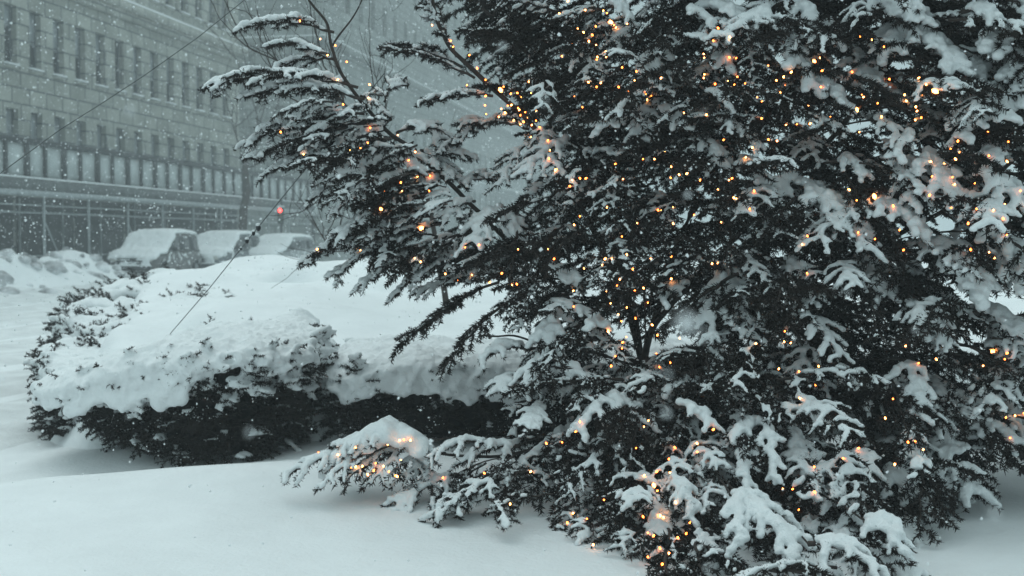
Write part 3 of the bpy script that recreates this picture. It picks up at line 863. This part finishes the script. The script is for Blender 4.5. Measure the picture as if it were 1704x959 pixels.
limb([(1300, 55, 5.6), (1325, 20, 5.6), (1310, -10, 5.6)], 0.0066, 0.0036)

# traced boughs: base x,y, tip x,y, how far behind the tip the base lies, spread px, snow radius px
T = [
 # crown, upper right, heavy clumps
 (1150,20,1268,48,.20,70,17),(1140,25,1200,60,.2,40,11),(1125,60,1070,128,.22,62,13),(1060,50,1012,95,.2,40,11),(1012,10,1052,38,.1,30,10),
 (940,98,1010,128,.2,46,9),(1182,70,1215,122,.2,34,11),(1240,38,1262,80,.1,24,9),(1060,165,1005,215,.2,50,11),(1075,168,1066,235,.25,52,11),(1095,185,1132,214,.1,40,12),
 (1185,205,1262,246,.2,62,10),(1160,236,1202,280,.2,52,12),(1215,262,1275,312,.2,50,12),(955,232,870,292,.25,60,9),(905,262,940,300,.2,36,7),(1170,158,1215,180,.1,34,9),(1092,122,1142,138,.1,34,8),
 (1295,66,1350,150,.18,58,20),(1312,4,1362,62,.2,50,17),(1362,40,1396,76,.1,36,14),(1470,58,1602,110,.25,80,20),(1500,40,1480,92,.2,60,18),(1450,8,1492,34,.1,40,15),(1508,4,1540,44,.1,40,15),
 (1640,40,1704,128,.2,80,22),(1672,110,1584,152,.2,50,16),(1655,142,1600,236,.25,68,18),(1640,150,1680,205,.2,50,15),(1700,100,1720,190,.2,60,22),(1345,140,1402,176,.15,46,14),(1600,20,1660,40,.15,50,14),
 (1520,232,1490,262,.1,44,13),(1530,250,1592,345,.28,64,15),(1510,262,1520,350,.26,56,13),(1652,245,1645,318,.2,34,17),(1385,270,1440,295,.15,46,11),(1312,300,1292,345,.2,52,14),(1330,310,1404,368,.25,62,14),
 (1440,330,1530,392,.25,74,15),(1390,370,1445,420,.2,60,13),(1610,385,1702,440,.22,76,17),(1560,415,1632,486,.2,88,20),(1650,425,1712,492,.2,66,17),(1420,430,1468,500,.25,66,13),(1640,300,1700,345,.2,66,14),(1450,200,1500,240,.2,60,9),
 (1300,430,1352,492,.25,66,9),(1345,530,1400,600,.25,62,10),(1500,500,1566,560,.2,66,14),(1620,520,1700,560,.2,76,16),
 # centre
 (835,345,790,410,.25,72,12),(828,352,868,404,.2,50,12),(1200,445,1178,590,.3,62,12),(1205,442,1252,568,.3,60,12),(1150,478,1102,505,.15,36,11),(925,515,912,592,.25,56,14),(938,520,1000,548,.2,50,11),(915,450,958,480,.1,40,11),
 (880,580,800,602,.15,48,10),(900,600,870,660,.2,46,11),(925,612,980,640,.1,28,12),(1175,642,1102,664,.15,26,11),(1125,676,1186,716,.15,40,11),
 # lower right, near hands
 (1010,668,968,724,.2,56,13),(1000,664,1072,706,.2,50,14),(1262,708,1218,742,.2,30,13),(1270,700,1288,812,.3,38,13),(1278,694,1350,780,.3,38,14),(1278,690,1374,706,.2,30,13),(1222,742,1160,800,.25,36,14),(1226,746,1248,838,.3,40,14),
 (1122,800,1092,868,.25,60,14),(1130,806,1156,876,.2,44,13),(1215,822,1330,926,.35,86,17),(1230,830,1228,912,.3,64,15),(1372,812,1432,880,.25,66,16),(1462,790,1546,852,.25,70,16),(1520,772,1628,826,.25,76,15),
 (1345,905,1458,952,.25,80,15),(1440,868,1502,924,.25,60,14),(1412,758,1462,794,.15,46,12),(1562,700,1700,742,.2,60,15),(1510,600,1532,700,.25,46,13),
 # lower left
 (700,742,560,745,.15,80,10),(640,748,470,795,.25,60,9),(620,752,532,815,.2,46,8),(760,790,640,872,.3,66,9), (865,742,765,772,.15,60,9),(820,738,712,762,.15,60,8),(690,742,618,806,.2,56,6),(672,748,575,800,.2,52,6),(715,745,668,822,.25,56,6),(640,752,600,788,.1,44,4),(700,760,720,812,.2,50,7),
 (820,850,652,896,.2,70,8),(830,852,758,912,.2,50,8),
]
LEFT = [   # boughs seen from the side, thin snow along the top
 (556,54,412,43,.05,62,7.5),(548,92,448,78,-.1,56,7),(560,100,462,112,.1,56,8),(596,146,358,137,.1,110,7.5),(606,165,420,158,-.15,80,8),(606,190,412,236,.1,90,8),(610,205,432,262,-.1,80,7.5),(625,225,452,285,.2,80,8),
 (645,245,520,330,.0,80,8),(650,250,596,282,.25,60,12),(668,252,690,285,.2,50,11),(690,290,556,350,.1,90,8.5),(720,320,560,392,.2,86,8),(740,345,500,438,.1,90,7.5),(745,370,560,458,-.1,80,8),(770,390,600,475,.2,80,8),(790,415,655,492,.05,70,7.5),
 (840,455,690,490,.1,60,6),(830,470,662,580,.1,80,2.6),(850,500,735,618,.2,60,2.2),(640,170,660,132,-.1,40,6),(680,215,740,232,.1,60,7),(700,250,760,300,.1,60,7),
 (770,112,650,78,.1,60,4.5),(790,130,640,84,-.1,50,4),(820,160,700,172,.1,70,6),(850,190,720,262,.1,70,6),(880,215,770,210,.2,60,6),(880,235,830,310,.2,60,6),(760,95,700,-10,.0,60,5),
 (650,200,596,238,.15,60,8),(660,222,722,214,.12,50,7),(692,250,636,272,.15,60,9),(712,268,772,258,.12,56,8),(738,290,684,322,.15,60,9),(762,312,816,296,.12,56,7),(790,335,742,362,.15,60,8),(600,160,640,190,.1,40,6),(575,128,540,160,.1,36,6),
]
SN_CAP = 100
tree_parts = 0
g = np.random.default_rng(77)
front_snow = []
def make_bough(bx, by, tx, ty, back, wpx, spx, left=False):
    D = float(d_front(tx, ty)) if not left else 6.3 + g.uniform(-.18, .18)
    if not left: D += g.uniform(-.06, .08)
    if ty > 690 and tx < 900: D = 5.55 + g.uniform(-.1, .1) + .25 * (760 - min(ty, 760)) / 60
    sc_ = D / F
    p1 = P(tx, ty, D); p0 = P(bx, by, D + back)
    L = np.linalg.norm(p1 - p0)
    W = wpx * sc_ * 1.12; Rs = spx * sc_ * (.86 if ty > 690 and not left else .95)
    arch = .10 * L + (.04 if not left else .02)
    nl = int(np.clip(L / .042, 7, 20)) if left else int(np.clip(L / .05, 5, 9))
    ln = bough_lines(p0, p1, arch, W, nl, g, .42 if not left else .22, True)
    return ln, Rs, L, p0
def add_bough(args, left):
    ln, Rs, L, p0 = make_bough(*args, left=left)
    inner = p0 * .8 + np.array([TB[0], TB[1], max(p0[2] - .25, .5)]) * .2 if not left else p0
    ws = list(ln)
    if not left: ws.append((curve(inner, (inner + p0) / 2 + [0, 0, .03], p0, 6)[::-1], 1))
    v, f = wood(ws, .009 if left else .012, 4)
    b = tobj('bough', v, f, M['bark'], tree)
    v, f = needles(ln, 520, .027, .0052, g); tobj('needles', v, f, M['needle'], b)
    c, r = snow_pts(ln, Rs, g, .80 if not left else .66, int(g.integers(1000)), .55, .12)
    if len(c):
        v, f = blobs(c - TB, r, .5); fuse_later('snow', v, f, M['snow'], b, .0085, 1, .008, 28, (lambda q: (q[0] - TB, q[1]))(crumb_mesh(ln, 70 if not left else 40, g)))
uniq = [(a, False) for a in T] + [(a, True) for a in LEFT]
# the 100 that show largest stay separate parts; the rest go with the mass of inner boughs
size = lambda a: (abs(a[0][0] - a[0][2]) + abs(a[0][1] - a[0][3]) + a[0][5]) * a[0][6]
order = sorted(range(len(uniq)), key=lambda i: -size(uniq[i]))
keep = set(order[:SN_CAP])
EX_W, EX_N, EX_S = [], [], []
for i, (a, lf) in enumerate(uniq):
    if i in keep: add_bough(a, lf)
    else:
        ln, Rs, L, p0 = make_bough(*a, left=lf)
        EX_W.append(wood(ln, .009)); EX_N.append(needles(ln, 520, .027, .0052, g)); EX_S.append(snow_pts(ln, Rs, g, .75, i, .55, .12))

# filler: templates along +X, repeated with their own turn, tilt and size
TPL = []
for k in range(12):
    gg = np.random.default_rng(500 + k)
    L = gg.uniform(.38, .55)
    ln = bough_lines(np.zeros(3), np.array([L, gg.uniform(-.05, .05), -gg.uniform(.0, .12)]), gg.uniform(.03, .07), gg.uniform(.17, .25), 10, gg, .35, True)
    TPL.append((ln, needles(ln, 430, .029, .0062, gg), wood(ln, .009, 3)))
MAIN = [(700,-60),(735,60),(762,95),(790,140),(850,180),(890,240),(905,310),(850,330),(770,330),(735,380),(690,430),(720,450),(790,480),(850,520),(880,570),(850,610),(830,640),(860,700),(850,745),(780,765),(700,800),(690,835),(760,850),(880,870),(980,900),(1040,950),(1060,1010),(1540,1010),(1548,860),(1630,830),(1660,790),(1800,760),(1800,-60)]
LEAD = [(560,130),(612,150),(660,200),(705,235),(760,300),(790,360),(770,440),(700,465),(640,450),(570,415),(575,365),(600,330),(545,305),(470,245),(470,165),(530,190)]
HOLES = [(1045,545,30,24),(1015,585,16,8),(1105,550,14,18),(1650,492,34,16),(1562,540,24,10),(1700,470,20,40),(1630,650,26,20),(975,447,15,10),(840,240,20,30),(785,300,26,20),(795,500,22,12)]
def inside(px, py, poly): return poly_sd(np.array([px]), np.array([py]), poly)[0]
def in_hole(px, py, grow=1.0): return any(((px - a) / (c * grow + 14)) ** 2 + ((py - b) / (d * grow + 12)) ** 2 < 1 for a, b, c, d in HOLES)
def load(px, py):
    l = 5.9 + 5.5 * sstep(1200, 1500, px) + 2.5 * sstep(560, 700, py)
    return l * .8
def xf(tpl_v, p, yaw, pitch, roll, s):
    cy, sy = math.cos(yaw), math.sin(yaw); cp_, sp_ = math.cos(pitch), math.sin(pitch); cr, sr = math.cos(roll), math.sin(roll)
    Rm = np.array([[cy, -sy, 0], [sy, cy, 0], [0, 0, 1]]) @ np.array([[cp_, 0, sp_], [0, 1, 0], [-sp_, 0, cp_]]) @ np.array([[1, 0, 0], [0, cr, -sr], [0, sr, cr]])
    return (tpl_v * s) @ Rm.T + p
def fill(poly, n, d_lo, d_hi, snow_p, dark, acc, near=None):
    xs_ = [q[0] for q in poly]; ys_ = [q[1] for q in poly]
    k = 0; tries = 0
    while k < n and tries < n * 20:
        tries += 1
        px = g.uniform(min(xs_), max(xs_)); py = g.uniform(min(ys_), max(ys_))
        sdv = inside(px, py, poly)
        if sdv < 10 or in_hole(px, py, 1.0 + .25 * dark): continue
        dd = g.uniform(d_lo, d_hi)
        D = (float(d_front(px, py)) if near is None else near) + dd
        if py > 640: D = min(D, 1.24 * F / (py - 400) + .2 * dark)
        p = P(px, py, D)
        if p[2] < gz(p[0], p[1])[0] + .06 or p[1] > 8.6: continue
        out = math.atan2(p[1] - 7.1, p[0] - 1.3)
        yaw = out + g.normal() * .55
        if near is not None: yaw = math.pi + g.normal() * .7
        i = int(g.integers(len(TPL))); s = g.uniform(.6, 1.05)
        if sdv < 45: s *= .65
        pitch = g.normal() * .22 + .22
        tip = xf(np.array([[.45, 0, 0]]), p, yaw, pitch, 0, s)[0]
        # keep the tip inside the crown outline too
        tpx = 852 + tip[0] / max(tip[1], 1) * F; rel = (CAMZ - tip[2]) / max(tip[1], 1); tpy = 400 + rel * F
        if inside(tpx, tpy, poly) < -6 or in_hole(tpx, tpy, .8): continue
        ln, (nv, nf), (wv, wf) = TPL[i]
        a = (yaw, pitch, g.normal() * .2, s)
        acc['l'] += [(xf(q, p, *a), lev) for q, lev in ln if lev]; acc['n'].append((xf(nv, p, *a), nf)); acc['w'].append((xf(wv, p, *a), wf))
        if g.random() < snow_p * (1 - .5 * float(sstep(1230, 1400, px))):
            l2 = [(xf(q, p, *a), lev) for q, lev in ln]
            acc['s'].append(snow_pts(l2, load(px, py) * D / F * g.uniform(.6, 1.2) * (1.0 if g.random() < .35 else .78), g, .54, int(g.integers(999)), .6, .1, .72, .9))
        k += 1
acc = {'n': list(EX_N), 'w': list(EX_W), 's': list(EX_S), 'l': []}
acc2 = {'n': [], 'w': [], 's': [], 'l': []}
fill(MAIN, 520, .03, .5, .85, 0, acc)
EXT = [(760,-40),(850,-300),(1050,-560),(1180,-700),(1300,-700),(1500,-500),(1720,-260),(1950,-40),(2060,300),(2040,560),(1960,760),(1800,740),(1790,-40)]
fill(EXT, 300, .1, .7, .7, 0, acc)
fill(LEAD, 84, -.3, .15, .8, 0, acc, near=6.28)
fill(MAIN, 1000, .45, 1.7, .45, 1, acc2)
fill(EXT, 330, .6, 1.9, .3, 1, acc2)
def merge(lst):
    V = []; Fc = []; n = 0
    for v, f in lst: V.append(v); Fc.append(f + n); n += len(v)
    return np.concatenate(V), np.concatenate(Fc)
for nm, a, mn, vox in (('outer_boughs', acc, M['needle'], .0092), ('inner_boughs', acc2, M['needle_shade'], .012)):
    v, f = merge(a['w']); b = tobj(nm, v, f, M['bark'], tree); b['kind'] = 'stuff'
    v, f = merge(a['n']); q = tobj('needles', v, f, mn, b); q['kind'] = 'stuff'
    c = np.concatenate([s[0] for s in a['s']]); r = np.concatenate([s[1] for s in a['s']])
    v, f = blobs(c - TB, r, .5); q = fuse_later('snow', v, f, M['snow'], b, vox, 1, .008, 28, (lambda q: (q[0] - TB, q[1]))(crumb_mesh(a['l'], 30, g))); q['kind'] = 'stuff'
# the mound of snow resting on the low bough at lower left
gm = np.random.default_rng(9)
cc = []; rr = []
for k in range(420):
    a = gm.random(); px = 560 + 150 * a + gm.normal() * 8; D = 5.75 + gm.uniform(-.16, .2)
    top = np.interp(px, [540, 570, 610, 650, 690, 725], [755, 728, 708, 690, 712, 745])
    cc.append(P(px, gm.uniform(top + 16, top + 42), D)); rr.append(gm.uniform(.035, .06))
v, f = blobs(np.array(cc) - TB, np.array(rr), .5); fuse_later('snow_mound', v, f, M['snow'], tree, .011, 4, .004, 20)

# bare deciduous trees
def bare_tree(name, label, base, h, r0, seed, depth, spread=.6, lean=(0, 0), snow=False, first=.35, thin=1.0):
    gg = np.random.default_rng(seed)
    root = empty(name, base); tag(root, label, 'tree')
    tr = MB(); br = MB()
    def grow(mb, p, d, L, r, lev):
        n = 7; pts = [p]; dd = d.copy()
        for k in range(n - 1):
            dd = nrm(dd + gg.normal(size=3) * .13 + np.array([0, 0, .04])); pts.append(pts[-1] + dd * L / (n - 1))
        pts = np.array(pts); mb.tube(pts, np.linspace(r, r * .55, n), 8 if lev == 0 else 4 if lev > 2 else 6)
        if lev >= depth: return
        nb = (4 if lev == 0 else 3) + int(gg.integers(0, 2))
        for k in range(nb):
            t = (first if lev == 0 else .3) + gg.uniform(0, 1) * (.95 - (first if lev == 0 else .3)) if k else 1.0
            i = min(int(t * (n - 1)), n - 1)
            nd = nrm(nrm(pts[i] - pts[max(i - 1, 0)]) + gg.normal(size=3) * spread + np.array([0, 0, .1]))
            grow(br, pts[i], nd, L * gg.uniform(.55, .8), r * (.55 if k else .62) * (thin if lev == 0 else 1), lev + 1)
    grow(tr, np.zeros(3), nrm(np.array([lean[0], lean[1], 1.0])), h, r0, 0)
    tr.build('trunk', M['bark'], root, True); br.build('crown', M['bark'], root, True)
b = P(396, 400, 50.0)
bare_tree('street_tree', 'leafless street tree with a thick trunk before the stone building', (b[0], b[1], 0), 5.7, .24, 12, 3, .8, first=.85, thin=.38)
b = P(745, 400, 10.5)
bare_tree('young_tree', 'thin leafless tree showing its fine twigs in the gap behind the evergreen', (b[0], b[1], .8), 1.5, .03, 31, 4, .5, (-.1, 0))

# guy wires
def wire(label, pts, r, clamps):
    root = empty('guy_wire', pts[0]); o = np.array(pts[0]); tag(root, label, 'wire', 'guy wires of the evergreen')
    q = MB(); q.tube(np.array(pts) - o, r, 6); q.build('cable', M['wire'], root)
    for c, s, d in clamps:
        v, f = ico(2); v = v * [s, s, s * 1.5]; obj('clamp', v + (c - o), [f], M['dark_metal'], root, True)
        v, f = ico(2); obj('snow', v * [s * 1.1, s * 1.1, s * .8] + (c - o) + [0, 0, s * 1.1], [f], M['snow'], root, True)
pa = [P(640, 122, 6.35), P(560, 219, 6.4), P(500, 292, 6.5), P(430, 378, 6.8), P(350, 478, 7.4), P(277, 563, 8.3), P(262, 582, 8.6)]
wire('steel guy wire from the tree down into the snowy bed, clamps halfway', pa, .0030,
     [(P(430, 379, 6.8), .015, 0), (P(422, 388, 6.85), .011, 0), (P(411, 401, 6.9), .012, 0), (P(401, 414, 6.95), .007, 0)])
pb = [P(-120, 372, 5.2), P(0, 289, 5.4), P(100, 216, 5.6), P(165, 175, 5.8), P(240, 126, 5.9), P(330, 62, 6.1), P(412, -4, 6.25), P(520, -95, 6.4)]
wire('thin wire crossing the stone facade from upper right to lower left', pb, .0024, [])

fuse_all()

# ------------------------------------------------------------------ fairy lights
dg = bpy.context.evaluated_depsgraph_get(); dg.update()
def emis(name, col, st): return mat(name, col, .4, emit=(col, st))
M['warm'] = emis('warm_bulb', (1.0, .35, .09), 15)
M['amber'] = emis('amber_bulb', (1.0, .22, .035), 12)
M['orange'] = emis('orange_bulb', (1.0, .30, .07), 13)
cam_o = Vector((0, 0, CAMZ))
def bulb_spot(px, py):
    q = P(px, py, 1.0) - np.array([0, 0, CAMZ]); d = Vector(q).normalized()
    hit, loc, no, idx, ob, _ = sc.ray_cast(dg, cam_o, d)
    D = float(d_front(px, py)) + .1 if px > 760 else 6.2
    if hit and loc.y < 7.3: return np.array(loc - d * .022)
    return P(px, py, D)
STR = {
 'string of warm fairy lights in the left side shoot and its bare leader': ([(499,35),(533,65),(558,76),(545,92),(577,103),(562,133),(615,141),(571,174),(613,163),(616,213),(505,257),(467,220),(662,225),(612,238),(583,250),(600,247),(691,253),(680,267),(716,293),(667,304),(695,294),(669,318),(640,318),(714,318),(528,415),(600,417),(690,430),(700,436),(741,456),(762,466),(797,408),(862,415),(860,473),(835,455),(815,470)], [(634,348),(701,380)]),
 'dense string of fairy lights along the dark limb at upper centre': ([(719,42),(750,68),(754,78),(781,92),(808,133),(777,142),(832,148),(838,145),(835,152),(808,160),(861,155),(851,175),(864,183),(874,187),(866,192),(855,200),(871,203),(885,208),(883,228),(830,195),(809,190),(862,180),(878,196),(892,201),(866,207),(898,212),(915,250),(924,283),(965,297),(975,297),(948,310),(956,161),(979,137),(993,145)], [(833,150)]),
 'string of fairy lights high in the crown, left of the big snow clumps': ([(945,2),(931,23),(974,17),(1004,18),(1010,22),(1015,35),(1018,38),(1022,42),(1025,46),(971,54),(952,73),(980,69),(992,75),(1008,86),(994,95),(1009,95),(1056,134),(1059,119),(1046,152),(1074,156),(1084,160),(1100,130),(1024,273),(1070,265),(1089,265),(1116,296),(1130,291),(1143,289),(1138,188),(1204,233),(1252,246),(1241,262),(1218,297),(1213,300),(1171,130),(1195,47),(1187,68),(1190,140),(1211,135),(1222,141),(1227,128),(1240,139),(1260,162),(1268,169),(1225,97),(1278,110)], [(1016,38)]),
 'string of fairy lights among the heavy snow clumps at upper right': ([(1292,134),(1304,128),(1368,118),(1366,145),(1450,66),(1471,78),(1418,120),(1480,132),(1529,130),(1535,158),(1434,158),(1508,168),(1524,178),(1526,185),(1533,196),(1467,194),(1308,208),(1326,207),(1348,206),(1293,235),(1345,176),(1430,220),(1413,316),(1549,269),(1582,248),(1594,235),(1590,265),(1585,295),(1547,325),(1583,346),(1625,348),(1611,372),(1622,305),(1676,269),(1678,236),(1644,220),(1698,318),(1672,340),(1615,416),(1646,420),(1675,391),(1655,430),(1335,407),(1343,455),(1428,387),(1456,398),(1497,383)], [(1355,102),(1426,183),(1556,152),(1455,327)]),
 'string of fairy lights around the see-through gap in the middle of the tree': ([(922,431),(972,447),(1002,441),(1007,431),(1018,431),(1043,424),(1053,448),(1027,475),(954,484),(1016,505),(1029,523),(1034,535),(1043,512),(1057,530),(1012,552),(1036,570),(1024,593),(1035,580),(1094,558),(1092,589),(1097,611),(1131,563),(1078,504),(1117,427),(1185,439),(1117,464),(965,360),(1010,345),(1095,350),(1120,345),(1155,358),(1225,330),(1255,318),(1165,300),(1200,370),(1060,372),(1305,569),(1316,571),(1296,614),(1330,619),(1357,641),(1331,663)], []),
 'string of fairy lights on the low right side of the tree': ([(1507,576),(1558,598),(1672,598),(1636,609),(1486,664),(1674,695),(1704,688),(1511,736),(1523,735),(1681,729),(1403,763),(1489,773),(1355,777),(1302,814),(1319,814)], [(1652,585)]),
 'string of fairy lights under the near snowy hands at bottom centre': ([(1079,700),(1123,745),(1160,738),(1113,764),(1093,785),(1072,791),(1115,787),(1094,817),(1104,861),(1070,860),(1128,895),(1142,888),(1078,887),(1078,927),(1102,939),(1113,921),(1005,832),(977,863),(944,870),(849,839),(909,738),(883,785),(965,702),(1187,715)], [(1088,808)]),
 'string of fairy lights tangled in the low bough touching the snow at left': ([(530,753),(562,757),(592,745),(665,733),(672,732),(683,733),(645,740),(584,779),(592,777),(603,776),(625,771),(622,783),(647,785),(667,766),(658,792),(661,793),(638,776),(612,790),(737,795),(806,788)], []),
}
bv, bf = ICO1
for label, (small, big) in STR.items():
    small = small + [(a + g.normal() * 24, b_ + g.normal() * 24) for a, b_ in small[::2] if a > 760]
    pts = [(bulb_spot(*q), .0043, 'warm') for q in small] + [(bulb_spot(*q), .0100, 'orange') for q in big]
    o = pts[0][0]
    root = empty('fairy_light_string', o); tag(root, label, 'string lights', 'fairy light strings wound through the evergreen')
    protos = {}
    for (p, r, mk) in pts:
        if mk == 'warm' and g.random() < .5: mk = 'amber'
        key = mk
        if key not in protos:
            me = mesh_from('bulb', bv * r * [1, 1, 1.5], [bf], True); me.materials.append(M[mk]); protos[key] = me
        b = link('bulb', protos[key], root); b.location = p - o; b.rotation_euler = g.uniform(-1, 1, 3); s = float(g.uniform(.8, 1.2)); b.scale = (s, s, s)
    # cord: nearest neighbour walk, hung a little behind the bulbs
    left = [p for p, _, _ in pts]; path = [left.pop(0)]; segs = []
    while left:
        i = int(np.argmin([np.linalg.norm(q - path[-1]) for q in left])); q = left.pop(i)
        segs.append((path[-1], q) if np.linalg.norm(q - path[-1]) < .34 else None)
        path.append(q)
    c = MB()
    for sg_ in segs + [None]:
        if sg_ is None:
            if c.v: c.build('cord', M['cable'], root)
            c = MB(); continue
        a, b_ = sg_
        a = a + [0, .012, 0]; b_ = b_ + [0, .012, 0]; L = np.linalg.norm(a - b_)
        c.tube(curve(a, (a + b_) / 2 + [g.normal() * .02, .07 + .1 * L, -.02 - .15 * L], b_, 7), .0022, 4)

# ------------------------------------------------------------------ falling snow
gf = np.random.default_rng(3)
def flakes(n, d0, d1, pw, r0, r1):
    u = gf.random(n); D = (d0 ** pw + u * (d1 ** pw - d0 ** pw)) ** (1 / pw)
    px = gf.uniform(-250, 1954, n); py = gf.uniform(-250, 1209, n)
    x = (px - 852) / F * D; yc = (479.5 - py) / F * D
    c = np.stack([x, D * cp + yc * sp, CAMZ - D * sp + yc * cp], -1)
    zb = ground_z(c[:, 0], c[:, 1]); c = c[c[:, 2] > zb + .05]
    return c, gf.uniform(r0, r1, len(c))
c1, r1_ = flakes(26000, 3.2, 30, 2.0, .0028, .0065)
c2, r2_ = flakes(26, .8, 1.5, 2, .002, .0035)
c3, r3_ = flakes(72000, 9, 36, 1.8, .005, .012)
nf = [(1140, 540, .62, .0042), (1112, 622, .95, .0032), (1092, 608, .8, .0018), (1172, 560, .7, .0018), (705, 30, .9, .0018), (1655, 858, .8, .003), (415, 720, .9, .0022), (905, 170, .9, .002)]
c = np.concatenate([c1, c2, c3, np.array([P(*q[:3]) for q in nf])]); r = np.concatenate([r1_, r2_, r3_, [q[3] for q in nf]])
base = np.array([(1, 0, 0), (-1, 0, 0), (0, 1, 0), (0, -1, 0), (0, 0, 1), (0, 0, -1)], float)
bfz = np.array([(0, 2, 4), (2, 1, 4), (1, 3, 4), (3, 0, 4), (2, 0, 5), (1, 2, 5), (3, 1, 5), (0, 3, 5)])
jit = gf.uniform(.5, 1.5, (len(c), 6, 1))
v = c[:, None] + r[:, None, None] * (base[None] * jit + gf.normal(size=(len(c), 6, 3)) * .15)
f = np.arange(len(c))[:, None, None] * 6 + bfz[None]
M['flake'] = mat('flake', (.85, .88, .9), .8)
fl = obj('falling_snow', v.reshape(-1, 3), [f.reshape(-1, 3)], M['flake'])
fl['kind'] = 'stuff'; fl['label'] = 'snowflakes drifting down everywhere in the air'

# ------------------------------------------------------------------ haze
hb = MB(); hb.box((-310, -40, -3.0), (310, 410, 40))
hz = hb.build('haze', None)
hm = bpy.data.materials.new('haze'); hm.use_nodes = True
n = hm.node_tree.nodes; n.remove(n['Principled BSDF'])
pv = n.new('ShaderNodeVolumePrincipled'); pv.inputs['Density'].default_value = .0046
pv.inputs['Color'].default_value = (.86, .93, .95, 1); pv.inputs['Anisotropy'].default_value = .2
hm.node_tree.links.new(pv.outputs[0], n['Material Output'].inputs['Volume'])
hz.data.materials.append(hm); hz['kind'] = 'stuff'
